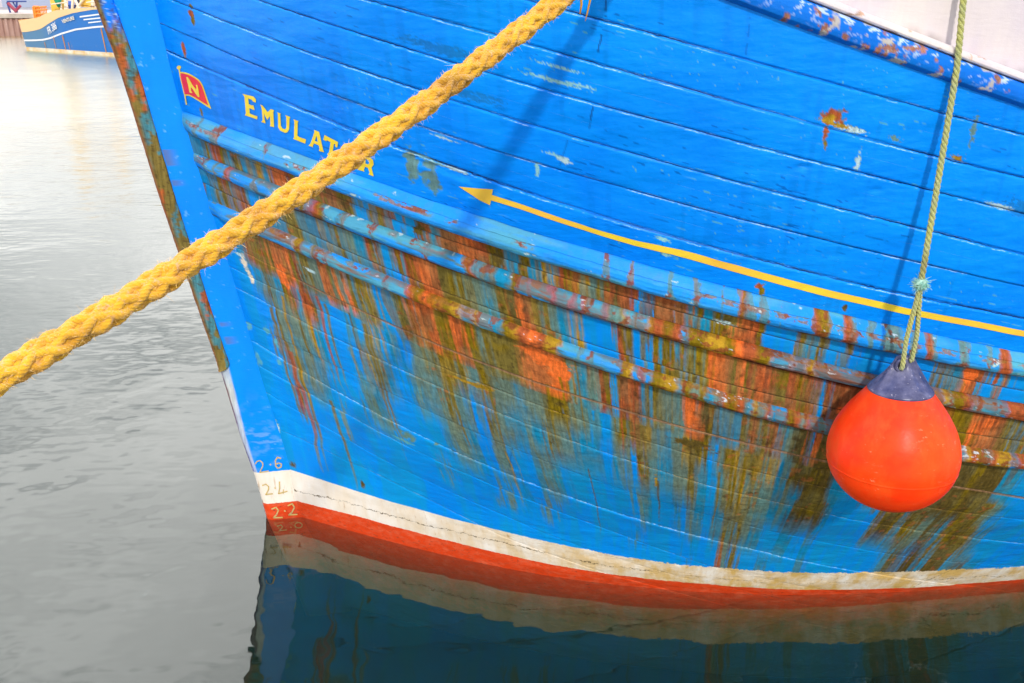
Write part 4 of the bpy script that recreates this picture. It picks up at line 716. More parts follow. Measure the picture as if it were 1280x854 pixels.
    T, Zb = np.meshgrid(t, zz); O = np.repeat(o_[None], len(zz), 0); BW = np.repeat(bw[:, None], len(t), 1)
    Ub = uf(Zb) - .006 + BW * T; O = O + (fbm(Ub * 40, Zb * 16, 74) - .5) * .006 * (T > .05) * (T < .99); Ub = Ub + (fbm(Zb * 14, T * 2, 75) - .5) * .007
    V = PS(Ub, Zb, 0) + O[..., None] * np.array([NX[0], NX[1], 0]); V2 = PS(Ub, Zb, 0) - O[..., None] * np.array([NX[0], NX[1], 0])
    W_ = np.concatenate([V2[:, ::-1], V], 1); me = grid_mesh('stem_band', W_, flip=True)
    U2 = np.concatenate([Ub[:, ::-1], Ub], 1); Z2 = np.concatenate([Zb, Zb], 1); T2 = np.concatenate([T[:, ::-1], T], 1)
    c = np.zeros(U2.shape + (3,)); c[:] = (.17, .125, .03); w = np.full(U2.shape, 1.)
    m = sst(.47, .55, fbm(U2 * 24, Z2 * 8, 76)) * sst(.15, .5, T2) * sst(.25, .5, .6 - abs(T2 - .6) + .2); c = mixc(c, (.035, .21, .27), m * .85)
    m = sst(.56, .64, fbm(U2 * 16, Z2 * 6.0, 77)); c = mixc(c, (.40, .085, .022), m * .85)
    topb = sst(3.25, 3.40, Z2 + (fbm(U2 * 30, Z2 * 12, 78) - .5) * .25) * sst(.22, .36, T2 + (fbm(Z2 * 9, Z2 * 0, 79) - .5) * .4); c = mixc(c, (.004, .19, .78), topb); w = w * (1 - topb * .8)
    m = sst(.26, .08, T2 + (fbm(Z2 * 12, T2 * 3, 81) - .5) * .25); c = mixc(c, (.26, .09, .035), m * .85)
    m = sst(.60, .68, fbm(U2 * 60, Z2 * 40, 82)); c = mixc(c, (.06, .035, .015), m * .6)
    m = sst(.66, .70, fbm(U2 * 90, Z2 * 70, 83)) * topb * .7; c = mixc(c, (.45, .6, .7), m)
    set_col(me, 'paint', np.clip(c, 0, 1)); set_f(me, 'wear', w)
    bp(link('stem_band', me, M_RAIL, boat))
build_stem()

# ------------------------------------------------------------------ painted marks
M_YEL = noisy('yellow sign paint', (.80, .62, .015), (.74, .50, .02), 20, .45, lo=.4, hi=.7)
M_YELO = noisy('yellow stripe paint', (.82, .60, .03), (.78, .44, .05), 3, .45)
M_FRED = mat('red flag paint', (.75, .006, .006), .4)
M_DRAFT = noisy('faded yellow numerals', (.62, .42, .08), (.50, .40, .20), 60, .6)
def fill_poly(loops):
    """triangulated outline(s) in the plane, holes allowed -> (verts2d, tris)"""
    bm = bmesh.new()
    for lp in loops:
        vs = [bm.verts.new((x, y, 0)) for x, y in lp]
        for i in range(len(vs)): bm.edges.new((vs[i], vs[(i + 1) % len(vs)]))
    bmesh.ops.triangle_fill(bm, use_beauty=True, use_dissolve=False, edges=bm.edges[:])
    for it in range(4):
        le = [e for e in bm.edges if e.calc_length() > .035]
        if not le: break
        bmesh.ops.subdivide_edges(bm, edges=le, cuts=1, use_grid_fill=False); bmesh.ops.triangulate(bm, faces=bm.faces[:])
    v = [(p.co.x, p.co.y) for p in bm.verts]; bm.verts.index_update()
    f = [tuple(q.index for q in p.verts) for p in bm.faces]; bm.free(); return v, f
def hull_mark(name, polys, m, parent, off=.0030, stem=False):
    V = []; Fc = []
    for loops in polys:
        v, f = fill_poly(loops); o = len(V)
        for (u, z) in v:
            if stem: V.append(tuple(PS(u, z, .1115)))
            else:
                V.append(tuple(P3(np.array(u), np.array(z)) + nrm(np.array(u), np.array(z)) * (off + hull_disp(u, z))))
        Fc += [tuple(i + o for i in q) for q in f]
    me = mesh_pydata(name, V, Fc)
    bm = bmesh.new(); bm.from_mesh(me)
    for fc in bm.faces:
        fc.normal_update()
        if fc.normal.y > 0: fc.normal_flip()
    bm.to_mesh(me); bm.free()
    return bp(link(name, me, m, parent, smooth=True))
GLY = {
  'E': [[(0.1404, 3.0384), (0.1990, 3.0341), (0.2107, 3.0211), (0.2084, 3.0025), (0.1935, 3.0071), (0.1884, 3.0153), (0.1696, 3.0180), (0.1702, 2.9874), (0.1842, 2.9833), (0.1951, 2.9860), (0.1991, 2.9597), (0.1834, 2.9628), (0.1712, 2.9666), (0.1713, 2.9369), (0.1993, 2.9294), (0.2112, 2.9300), (0.2077, 2.9112), (0.1431, 2.9211), (0.1498, 2.9338), (0.1498, 3.0242)]],
  'M': [[(0.2313, 2.9976), (0.2426, 2.9936), (0.2652, 2.9615), (0.2828, 2.9818), (0.2984, 2.9781), (0.2947, 2.9671), (0.2928, 2.8869), (0.2717, 2.8873), (0.2748, 2.8973), (0.2756, 2.9422), (0.2604, 2.9190), (0.2469, 2.9506), (0.2483, 2.9122), (0.2500, 2.8983), (0.2280, 2.9011), (0.2361, 2.9127), (0.2365, 2.9773)]],
  'U': [[(0.3125, 2.9717), (0.3311, 2.9668), (0.3283, 2.9585), (0.3273, 2.9008), (0.3359, 2.8885), (0.3486, 2.8863), (0.3550, 2.8973), (0.3567, 2.9537), (0.3530, 2.9632), (0.3767, 2.9575), (0.3726, 2.9460), (0.3683, 2.8910), (0.3600, 2.8740), (0.3484, 2.8673), (0.3237, 2.8743), (0.3131, 2.8917), (0.3162, 2.9622)]],
  'L': [[(0.3913, 2.9484), (0.4148, 2.9434), (0.4114, 2.9327), (0.4078, 2.8658), (0.4150, 2.8595), (0.4289, 2.8563), (0.4475, 2.8530), (0.4435, 2.8297), (0.3855, 2.8427), (0.3906, 2.8530), (0.3950, 2.9384)]],
  'A': [[(0.4876, 2.9114), (0.5108, 2.9053), (0.5133, 2.8934), (0.5283, 2.8130), (0.5315, 2.8028), (0.5071, 2.8053), (0.5113, 2.8171), (0.5074, 2.8350), (0.4856, 2.8406), (0.4796, 2.8266), (0.4808, 2.8190), (0.4592, 2.8228), (0.4683, 2.8345), (0.4886, 2.9003)], [(0.4988, 2.8846), (0.5040, 2.8517), (0.4895, 2.8546)]],
  'T': [[(0.5356, 2.8948), (0.5966, 2.8699), (0.5921, 2.8408), (0.5840, 2.8421), (0.5830, 2.8572), (0.5774, 2.8561), (0.5691, 2.7996), (0.5677, 2.7884), (0.5447, 2.7942), (0.5541, 2.8083), (0.5624, 2.8625), (0.5473, 2.8695), (0.5419, 2.8636), (0.5298, 2.8689)]],
  'O': [[(0.6521, 2.8138), (0.6537, 2.8003), (0.6532, 2.7868), (0.6506, 2.7744), (0.6461, 2.7642), (0.6401, 2.7569), (0.6331, 2.7533), (0.6256, 2.7535), (0.6182, 2.7576), (0.6116, 2.7653), (0.6063, 2.7759), (0.6027, 2.7886), (0.6012, 2.8023), (0.6018, 2.8159), (0.6045, 2.8282), (0.6091, 2.8383), (0.6151, 2.8453), (0.6222, 2.8488), (0.6296, 2.8485), (0.6368, 2.8443), (0.6433, 2.8367), (0.6486, 2.8263)], [(0.6379, 2.8066), (0.6391, 2.7983), (0.6393, 2.7902), (0.6386, 2.7830), (0.6370, 2.7773), (0.6346, 2.7735), (0.6317, 2.7720), (0.6284, 2.7729), (0.6250, 2.7760), (0.6219, 2.7813), (0.6192, 2.7881), (0.6172, 2.7960), (0.6160, 2.8044), (0.6158, 2.8124), (0.6166, 2.8196), (0.6182, 2.8253), (0.6206, 2.8290), (0.6235, 2.8304), (0.6268, 2.8296), (0.6301, 2.8264), (0.6332, 2.8212), (0.6359, 2.8144)]],
  'R': [[(0.6969, 2.8203), (0.7314, 2.8202), (0.7471, 2.8071), (0.7488, 2.7841), (0.7389, 2.7644), (0.7453, 2.7373), (0.7481, 2.7213), (0.7266, 2.7273), (0.7307, 2.7372), (0.7242, 2.7613), (0.7125, 2.7647), (0.7063, 2.7468), (0.7081, 2.7382), (0.6775, 2.7423), (0.6858, 2.7554), (0.7026, 2.8110)], [(0.7157, 2.8066), (0.7287, 2.8034), (0.7314, 2.7875), (0.7235, 2.7789), (0.7138, 2.7827)]],
  'arrow': [[(1.0979, 2.7376), (1.1646, 2.7402), (1.2304, 2.7452), (1.2285, 2.7187), (1.3318, 2.6934), (1.3901, 2.6771), (1.4483, 2.6605), (1.5039, 2.6441), (1.5595, 2.6274), (1.6153, 2.6104), (1.6709, 2.5966), (1.7267, 2.5824), (1.7827, 2.5678), (1.8574, 2.5550), (1.9326, 2.5415), (1.9638, 2.5355), (2.0609, 2.5103), (2.1265, 2.4924), (2.1927, 2.4741), (2.2596, 2.4556), (2.3273, 2.4365), (2.3956, 2.4182), (2.4646, 2.3995), (2.5344, 2.3810), (2.6052, 2.3620), (2.6764, 2.3446), (2.7485, 2.3266), (2.8406, 2.3021), (2.9344, 2.2768), (3.0288, 2.2548), (3.1249, 2.2321), (3.2028, 2.2147), (3.2818, 2.1970), (3.3620, 2.1787), (3.4436, 2.1600), (3.5264, 2.1409), (3.6106, 2.1212), (3.6958, 2.1019), (3.7825, 2.0820), (3.7942, 2.0516), (3.7073, 2.0712), (3.6218, 2.0903), (3.5374, 2.1096), (3.4543, 2.1285), (3.3726, 2.1469), (3.2921, 2.1648), (3.2128, 2.1823), (3.1348, 2.1993), (3.0383, 2.2217), (2.9436, 2.2433), (2.8496, 2.2682), (2.7572, 2.2924), (2.6848, 2.3100), (2.6134, 2.3271), (2.5424, 2.3457), (2.4724, 2.3639), (2.4030, 2.3828), (2.3344, 2.4012), (2.2664, 2.4203), (2.1992, 2.4390), (2.1326, 2.4574), (2.0668, 2.4754), (1.9692, 2.5006), (1.9372, 2.5106), (1.8614, 2.5261), (1.7862, 2.5410), (1.7298, 2.5566), (1.6737, 2.5718), (1.6178, 2.5867), (1.5619, 2.6033), (1.5061, 2.6197), (1.4505, 2.6357), (1.3920, 2.6522), (1.3336, 2.6684), (1.2268, 2.6910), (1.2232, 2.6659), (1.1754, 2.6878), (1.1323, 2.7157)]],
  'flag_yellow': [[(-0.2191, 3.1012), (-0.1993, 3.1043), (-0.1765, 3.1048), (-0.1565, 3.1015), (-0.1372, 3.0945), (-0.1184, 3.0852), (-0.1036, 3.0765), (-0.0915, 3.0636), (-0.0812, 3.0456), (-0.0741, 3.0162), (-0.0666, 2.9838), (-0.0553, 2.9501), (-0.0469, 2.9175), (-0.0701, 2.9270), (-0.0926, 2.9370), (-0.1116, 2.9448), (-0.1345, 2.9549), (-0.1577, 2.9643), (-0.1737, 2.9675), (-0.1860, 2.9686), (-0.2027, 2.9636), (-0.2055, 2.9732)]],
  'flag_red': [[(-0.2134, 3.0945), (-0.1922, 3.0967), (-0.1676, 3.0949), (-0.1441, 3.0885), (-0.1250, 3.0804), (-0.1084, 3.0708), (-0.0960, 3.0591), (-0.0867, 3.0402), (-0.0795, 3.0115), (-0.0729, 2.9807), (-0.0611, 2.9356), (-0.0836, 2.9445), (-0.1025, 2.9523), (-0.1254, 2.9620), (-0.1486, 2.9703), (-0.1685, 2.9754), (-0.1849, 2.9762), (-0.2037, 2.9735), (-0.2089, 3.0266)]],
  'flag_pole': [[(-0.2218, 3.1273), (-0.2140, 3.1292), (-0.2093, 3.0800), (-0.2046, 3.0274), (-0.2006, 2.9779), (-0.2003, 2.9117), (-0.2083, 2.9085), (-0.2097, 2.9646), (-0.2153, 3.0255), (-0.2200, 3.0783)]],
  'flag_ball': [[(-0.2054, 3.1282), (-0.2070, 3.1236), (-0.2103, 3.1195), (-0.2149, 3.1163), (-0.2200, 3.1147), (-0.2248, 3.1148), (-0.2286, 3.1167), (-0.2308, 3.1201), (-0.2311, 3.1244), (-0.2295, 3.1289), (-0.2261, 3.1331), (-0.2215, 3.1362), (-0.2164, 3.1378), (-0.2117, 3.1377), (-0.2079, 3.1358), (-0.2057, 3.1325)]],
  'flag_n': [[(-0.1767, 3.0777), (-0.1664, 3.0808), (-0.1554, 3.0661), (-0.1413, 3.0364), (-0.1230, 3.0143), (-0.1199, 3.0307), (-0.1231, 3.0421), (-0.1132, 3.0446), (-0.1107, 3.0247), (-0.1081, 2.9760), (-0.1177, 2.9734), (-0.1330, 2.9942), (-0.1444, 3.0150), (-0.1562, 3.0262), (-0.1557, 3.0015), (-0.1488, 2.9921), (-0.1591, 2.9887), (-0.1678, 2.9917), (-0.1697, 3.0181), (-0.1725, 3.0557)]],
  'draft_a': [[[(-0.0330, 0.4570), (-0.0190, 0.4770), (-0.0250, 0.4820), (-0.0390, 0.4610)]], [[(-0.0240, 0.4740), (-0.0000, 0.4810), (-0.0020, 0.4880), (-0.0260, 0.4820)]], [[(-0.0060, 0.4820), (0.0120, 0.4620), (0.0170, 0.4680), (-0.0010, 0.4880)]], [[(0.0100, 0.4680), (0.0130, 0.4430), (0.0190, 0.4440), (0.0170, 0.4690)]], [[(0.0140, 0.4490), (-0.0020, 0.4160), (0.0040, 0.4120), (0.0200, 0.4460)]], [[(-0.0010, 0.4190), (-0.0150, 0.3920), (-0.0090, 0.3880), (0.0050, 0.4150)]], [[(-0.0120, 0.3880), (0.0500, 0.3920), (0.0490, 0.4010), (-0.0130, 0.3960)]], [[(0.0600, 0.4460), (0.0660, 0.4370), (0.0730, 0.4430), (0.0660, 0.4520)]], [[(0.1430, 0.4880), (0.1170, 0.5000), (0.1130, 0.4910), (0.1390, 0.4790)]], [[(0.1150, 0.5000), (0.0960, 0.4720), (0.1030, 0.4660), (0.1220, 0.4940)]], [[(0.0970, 0.4730), (0.0960, 0.4270), (0.1050, 0.4270), (0.1050, 0.4730)]], [[(0.0960, 0.4290), (0.1100, 0.4050), (0.1170, 0.4100), (0.1030, 0.4350)]], [[(0.1120, 0.4040), (0.1380, 0.4130), (0.1360, 0.4220), (0.1090, 0.4140)]], [[(0.1390, 0.4130), (0.1440, 0.4410), (0.1360, 0.4430), (0.1300, 0.4160)]], [[(0.1430, 0.4430), (0.1230, 0.4550), (0.1200, 0.4460), (0.1390, 0.4340)]], [[(0.1240, 0.4550), (0.1000, 0.4460), (0.1030, 0.4370), (0.1270, 0.4450)]]],
  'draft_b': [[[(-0.0030, 0.2850), (0.0240, 0.2920), (0.0230, 0.3000), (-0.0050, 0.2930)]], [[(0.0180, 0.2940), (0.0380, 0.2710), (0.0430, 0.2770), (0.0230, 0.3000)]], [[(0.0360, 0.2780), (0.0310, 0.2480), (0.0390, 0.2460), (0.0430, 0.2770)]], [[(0.0330, 0.2540), (0.0100, 0.2140), (0.0170, 0.2090), (0.0400, 0.2490)]], [[(0.0130, 0.2090), (0.0630, 0.2110), (0.0620, 0.2200), (0.0120, 0.2180)]], [[(0.0750, 0.2590), (0.0830, 0.2500), (0.0880, 0.2570), (0.0810, 0.2650)]], [[(0.1110, 0.3060), (0.1080, 0.2500), (0.1160, 0.2490), (0.1190, 0.3050)]], [[(0.1090, 0.2550), (0.0970, 0.2100), (0.1040, 0.2080), (0.1170, 0.2520)]], [[(0.1000, 0.2060), (0.1640, 0.2180), (0.1630, 0.2270), (0.0990, 0.2150)]], [[(0.1340, 0.2410), (0.1300, 0.2060), (0.1360, 0.2050), (0.1400, 0.2400)]]],
  'draft_c': [[[(0.0450, 0.0890), (0.0790, 0.1000), (0.0770, 0.1100), (0.0420, 0.0990)]], [[(0.0710, 0.1040), (0.0860, 0.0730), (0.0940, 0.0780), (0.0790, 0.1090)]], [[(0.0860, 0.0830), (0.0690, 0.0460), (0.0770, 0.0400), (0.0940, 0.0770)]], [[(0.0730, 0.0520), (0.0470, 0.0260), (0.0530, 0.0170), (0.0790, 0.0430)]], [[(0.0490, 0.0180), (0.1140, 0.0120), (0.1150, 0.0230), (0.0500, 0.0290)]], [[(0.1250, 0.0690), (0.1350, 0.0590), (0.1410, 0.0670), (0.1320, 0.0770)]], [[(0.1580, 0.1010), (0.1920, 0.1150), (0.1890, 0.1250), (0.1550, 0.1110)]], [[(0.1830, 0.1190), (0.1980, 0.0830), (0.2060, 0.0880), (0.1920, 0.1240)]], [[(0.1980, 0.0930), (0.1750, 0.0490), (0.1830, 0.0430), (0.2060, 0.0870)]], [[(0.1800, 0.0550), (0.1530, 0.0350), (0.1580, 0.0260), (0.1850, 0.0450)]], [[(0.1550, 0.0270), (0.2180, 0.0230), (0.2180, 0.0340), (0.1550, 0.0380)]]],
  'draft_d': [[[(0.0720, -0.0530), (0.1010, -0.0440), (0.0990, -0.0360), (0.0700, -0.0450)]], [[(0.0940, -0.0410), (0.1060, -0.0630), (0.1120, -0.0580), (0.1000, -0.0360)]], [[(0.1070, -0.0540), (0.0820, -0.0850), (0.0870, -0.0910), (0.1120, -0.0600)]], [[(0.0840, -0.0910), (0.1350, -0.0910), (0.1350, -0.0820), (0.0830, -0.0830)]], [[(0.1590, -0.0690), (0.1670, -0.0770), (0.1720, -0.0710), (0.1630, -0.0630)]], [[(0.2420, -0.0600), (0.2370, -0.0730), (0.2440, -0.0760), (0.2480, -0.0630)]], [[(0.2400, -0.0680), (0.2300, -0.0770), (0.2340, -0.0840), (0.2450, -0.0750)]], [[(0.2340, -0.0750), (0.2200, -0.0780), (0.2220, -0.0870), (0.2360, -0.0830)]], [[(0.2250, -0.0780), (0.2100, -0.0760), (0.2100, -0.0850), (0.2250, -0.0870)]], [[(0.2150, -0.0780), (0.2020, -0.0700), (0.1990, -0.0780), (0.2120, -0.0850)]], [[(0.2060, -0.0740), (0.1970, -0.0620), (0.1920, -0.0680), (0.2000, -0.0790)]], [[(0.1990, -0.0680), (0.1970, -0.0540), (0.1900, -0.0550), (0.1920, -0.0690)]], [[(0.1960, -0.0600), (0.2010, -0.0470), (0.1940, -0.0440), (0.1900, -0.0570)]], [[(0.1980, -0.0520), (0.2080, -0.0430), (0.2040, -0.0360), (0.1930, -0.0450)]], [[(0.2040, -0.0460), (0.2180, -0.0420), (0.2160, -0.0340), (0.2020, -0.0370)]], [[(0.2130, -0.0420), (0.2280, -0.0440), (0.2280, -0.0360), (0.2130, -0.0340)]], [[(0.2230, -0.0430), (0.2360, -0.0500), (0.2390, -0.0420), (0.2260, -0.0350)]], [[(0.2320, -0.0470), (0.2410, -0.0580), (0.2460, -0.0530), (0.2370, -0.0410)]], [[(0.2390, -0.0530), (0.2410, -0.0670), (0.2480, -0.0650), (0.2460, -0.0510)]]],
}
hull_mark('name_lettering', [GLY[k] for k in ('E', 'M', 'U', 'L', 'A', 'T', 'O', 'R')], M_YEL, boat)
hull_mark('arrow_stripe', [GLY['arrow']], M_YELO, boat)
pen = hull_mark('pennant_emblem', [GLY['flag_yellow'], GLY['flag_pole'], GLY['flag_ball']], M_YEL, boat)
fr_ = hull_mark('pennant_field', [GLY['flag_red']], M_FRED, pen, off=.0042)
hull_mark('pennant_letter', [GLY['flag_n']], M_YEL, pen, off=.0054)
for o_ in (fr_, ) + tuple(x for x in pen.children): o_.matrix_parent_inverse = Matrix.Identity(4)
for key in ('draft_a', 'draft_b', 'draft_c', 'draft_d'): hull_mark('draft_mark', GLY[key], M_DRAFT, boat, stem=True)

# ------------------------------------------------------------------ mooring rope
def rope_material(name, c1, c2, c3, ys=220):
    m = mat(name, c1, .85, spec=.15); t = m.node_tree; b_ = t.nodes['Principled BSDF']
    col = mxc(t, mr(t, nz(t, 14, 5, .6), .38, .62, 0, 1), c1, c2)
    col = mxc(t, mr(t, nz(t, 55, 4, .7), .56, .68, 0, .8), col, c3)
    col = mxc(t, mr(t, attr(t, 'dark_patch', True), 0, 1, 0, .75), col, (c1[0] * .35, c1[1] * .28, c1[2] * .3))
    col = mxc(t, mr(t, attr(t, 'yarn', True), 0, .35, .65, 0), col, (c1[0] * .5, c1[1] * .38, c1[2] * .4))  # furrows between yarns darkened, crease shadow put into the colour
    t.links.new(col, b_.inputs['Base Color'])
    h = mth(t, 'ADD', mth(t, 'MULTIPLY', attr(t, 'yarn', True), .7), nz(t, ys, 4, .7)); bump(t, h, .9, .004, b_)
    b_.inputs['Sheen Weight'].default_value = .25
    return m
M_ROPE = rope_material('fuzzy yellow rope', (.74, .42, .022), (.62, .30, .02), (.66, .40, .22))
M_FIB = mat('rope fibres', (.86, .58, .22), .8)
def frames(P):
    T = np.gradient(P, axis=0); T /= np.linalg.norm(T, axis=1, keepdims=True)
    ref = np.array([0.0, 0.3, 1.0]); A = np.cross(T, ref); A /= np.linalg.norm(A, axis=1, keepdims=True); B = np.cross(A, T)
    return T, A, B
def tubes(paths, rad, nseg=20, twist=17.0, wob=0):
    """list of Nx3 paths -> one mesh with yarn coordinate"""
    V = []; Fc = []; yarn = []; dark_patch = []; o = 0
    for ip, (P, rr) in enumerate(zip(paths, rad)):
        T, A, B = frames(P); n_ = len(P); ln = np.concatenate([[0], np.cumsum(np.linalg.norm(np.diff(P, axis=0), axis=1))])
        th = np.linspace(0, 2 * np.pi, nseg, endpoint=False)
        ph = th[None] + ln[:, None] * twist * 6
        lob = np.abs(np.cos(ph * 2.5)) ** .7 * 2 - 1
        r = rr[:, None] * (1 + .075 * lob + (vn(ln[:, None] * 60 + th[None] * 0, th[None] * 2.2 + ln[:, None] * 0, ip) - .5) * .18)
        X = P[:, None] + r[..., None] * (np.cos(th)[None, :, None] * A[:, None] + np.sin(th)[None, :, None] * B[:, None])
        V.append(X.reshape(-1, 3)); yarn.append((lob * .5 + .5).reshape(-1)); dark_patch.append(np.zeros(n_ * nseg))
        idx = np.arange(n_ * nseg).reshape(n_, nseg) + o; nx = np.roll(idx, -1, 1)
        Fc.append(np.stack([idx[:-1], idx[1:], nx[1:], nx[:-1]], -1).reshape(-1, 4)); o += n_ * nseg
    return np.concatenate(V), np.concatenate(Fc), np.concatenate(yarn)
def build_rope(name, C, R_, pitch, m, nplait=4, hairs=2600, hair_len=.02, end_tassel=None, seed=1, twist3=False):
    """C: Nx3 centre line"""
    rg = np.random.default_rng(seed)
    ln = np.concatenate([[0], np.cumsum(np.linalg.norm(np.diff(C, axis=0), axis=1))]); T, A, B = frames(C)
    paths = []; rads = []
    if twist3:
        for k in range(3):
            th = 2 * np.pi * ln / pitch + k * 2 * np.pi / 3
            paths.append(C + (R_ * .50) * (np.cos(th)[:, None] * A + np.sin(th)[:, None] * B)); rads.append(np.full(len(ln), R_ * .53))
    else:
        for sgn in (1, -1):
            for k in range(4):
                th = sgn * 2 * np.pi * ln / pitch + k * np.pi / 2 + (0 if sgn > 0 else .35)
                w = np.cos(2 * (2 * np.pi * ln / pitch) * 2 + k * np.pi + (0 if sgn > 0 else np.pi))
                rad = R_ * (.66 + .12 * w + .03 * (vn(ln * 12, ln * 0 + k, seed) - .5))
                paths.append(C + rad[:, None] * (np.cos(th)[:, None] * A + np.sin(th)[:, None] * B)); rads.append(R_ * (.325 + .05 * (vn(ln * 9, ln * 0 + k * 7, seed + 2) - .5)))
    if not twist3: paths.append(C); rads.append(np.full(len(ln), R_ * .66))
    V, F_, yarn = tubes(paths, rads)
    # random darker patches over the strands
    me = bpy.data.meshes.new(name); nf = len(F_)
    me.vertices.add(len(V)); me.vertices.foreach_set('co', V.reshape(-1).astype(np.float32)); me.loops.add(nf * 4); me.loops.foreach_set('vertex_index', F_.reshape(-1).astype(np.int32))
    me.polygons.add(nf); me.polygons.foreach_set('loop_start', np.arange(0, nf * 4, 4, dtype=np.int32)); me.polygons.foreach_set('loop_total', np.full(nf, 4, np.int32)); me.update(calc_edges=True)
    set_f(me, 'yarn', yarn); set_f(me, 'dark_patch', np.clip((vn(V[:, 0] * 7, V[:, 1] * 7 + V[:, 2] * 5, 3) - .72) * 4, 0, 1))
    rope = link(name, me, m)
    # loose fibres
    v = []; f = []
    for i in range(hairs):
        j = rg.integers(0, len(V)); p = V[j]; ci = np.clip(np.searchsorted(ln, rg.random() * 0 + 0), 0, len(ln) - 1)
        cidx = np.argmin(((C - p) ** 2).sum(1)); out = p - C[cidx]; out /= np.linalg.norm(out) + 1e-9; t = T[cidx]
        dr = out * rg.uniform(.35, 1) + t * rg.normal(0, .8) + rg.normal(0, .35, 3) + np.array([0, 0, -.1]); dr /= np.linalg.norm(dr)
        L_ = hair_len * rg.uniform(.3, 1) * (2.0 if rg.random() < .04 else 1); sd = np.cross(dr, out + .1); sd /= np.linalg.norm(sd) + 1e-9; w = rg.uniform(.00035, .0008) * R_ / .038
        bend = rg.normal(0, .3, 3) * L_; pts = [p, p + dr * L_ * .5 + bend * .3, p + dr * L_ + bend]
        o = len(v); w3 = np.cross(sd, dr) * w
        for q, ww in zip(pts, (1, .8, .25)): v += [q + sd * w * ww, q - sd * w * ww, q + w3 * ww]
        for a_ in (0, 3):
            for b2 in range(3): f.append((o + a_ + b2, o + a_ + (b2 + 1) % 3, o + a_ + 3 + (b2 + 1) % 3, o + a_ + 3 + b2))
    link('loose_fibres', mesh_pydata('loose_fibres', v, f), M_FIB, rope, smooth=False)
    return rope
RA_ = np.array([.176, 3.622, 3.585]); RB_ = np.array([-1.201, 2.150, 2.789])
t = np.linspace(-.52, 1.35, 1500)[:, None]
C = RA_ + (RB_ - RA_) * t; C[:, 2] -= .042 * 4 * (t[:, 0] * (1 - t[:, 0]))
C[:, 0] += (vn(t[:, 0] * 6, t[:, 0] * 0, 5) - .5) * .008; C[:, 2] += (vn(t[:, 0] * 7, t[:, 0] * 0, 8) - .5) * .010
mooring = build_rope('mooring_rope', C, .0355, .33, M_ROPE, hairs=16000, hair_len=.014)
tag(mooring, 'thick frayed yellow mooring rope stretched diagonally across the bow', 'rope')
mb = MB()
for (x0, y0, pts) in ((0, 0, [(.235, 3.64, 3.62), (.240, 3.63, 3.56), (.235, 3.62, 3.53)]), (0, 0, [(.265, 3.68, 3.64), (.272, 3.66, 3.575), (.262, 3.65, 3.53), (.256, 3.65, 3.505)])):
    mb.tube(pts, [.006, .0045, .003, .0015][:len(pts)], 6)
mb.build('frayed_yarn', M_ROPE, mooring, True)

# ------------------------------------------------------------------ round fender and its line
FX, FY = 1.688, 3.965
body_c = Vector((FX + .006, FY, 1.657))
def lathe(prof, n=64):
    v = []; f = []
    for r, z in prof:
        for k in range(n): a = 2 * math.pi * k / n; v.append((r * math.cos(a), r * math.sin(a), z))
    for i in range(len(prof) - 1):
        for k in range(n): f.append((i * n + k, i * n + (k + 1) % n, (i + 1) * n + (k + 1) % n, (i + 1) * n + k))
    return v, f
def smooth_prof(pts, n=70):
    p = np.array(pts, float); d = np.concatenate([[0], np.cumsum(np.linalg.norm(np.diff(p, axis=0), axis=1))]); t_ = np.linspace(0, d[-1], n)
    from_idx = np.clip(np.searchsorted(d, t_) - 1, 0, len(p) - 2); out = []
    for tt, i in zip(t_, from_idx):
        x = (tt - d[i]) / (d[i + 1] - d[i]); p0 = p[max(i - 1, 0)]; p1 = p[i]; p2 = p[i + 1]; p3 = p[min(i + 2, len(p) - 1)]
        out.append(tuple(.5 * ((2 * p1) + (-p0 + p2) * x + (2 * p0 - 5 * p1 + 4 * p2 - p3) * x * x + (-p0 + 3 * p1 - 3 * p2 + p3) * x ** 3)))
    return [(max(a, 0.0001), b_) for a, b_ in out]
fender = empty('round_fender', body_c)
fender.rotation_euler = (R(-3.0), R(0), 0)
tag(fender, 'orange inflatable ball fender with dark blue neck hanging against the hull', 'fender')
def orange_mat():
    m = mat('orange vinyl', (.88, .045, .008), .46, spec=.16); t = m.node_tree; b_ = t.nodes['Principled BSDF']
    c = mxc(t, mr(t, nz(t, 3.2, 4, .6), .35, .65, 0, 1), (.90, .032, .003), (.92, .070, .005))
    c = mxc(t, mth(t, 'MULTIPLY', mr(t, nz(t, 9, 6, .7, sc=(1, 1, .4)), .5, .68, 0, 1), .40), c, (.70, .12, .02))
    c = mxc(t, mth(t, 'MULTIPLY', mr(t, nz(t, 22, 6, .75, sc=(1, 1, 2.5)), .60, .66, 0, .6), mr(t, nz(t, 4, 3), .45, .6, 0, 1)), c, (.85, .32, .16)); c = mxc(t, mr(t, nz(t, 130, 3, .7), .68, .73, 0, .7), c, (.30, .05, .02)); c = mxc(t, mr(t, nz(t, 60, 3, .7), .73, .76, 0, .7), c, (.9, .5, .35))
    t.links.new(c, b_.inputs['Base Color']); t.links.new(mr(t, nz(t, 6, 5, .6), .3, .7, .27, .52), b_.inputs['Roughness'])
    bump(t, nz(t, 45, 5, .6), .35, .002, b_); return m
prof = smooth_prof([(0, -.296), (.06, -.292), (.14, -.268), (.22, -.212), (.282, -.125), (.308, -.03), (.306, .05), (.283, .135), (.243, .215), (.192, .290), (.150, .345), (.128, .372)], 360)
prof2 = []
for r, z in prof:      # moulding line just below the widest part
    prof2.append((r + .0020 * math.exp(-((z + .055) / .0045) ** 2), z))
FS = (.91, .91, .86)
prof2 = [(r * FS[0], z * FS[2]) for r, z in prof2]
v, f = lathe(prof2, 128)
link('ball', mesh_pydata('ball', v, f), orange_mat(), fender)
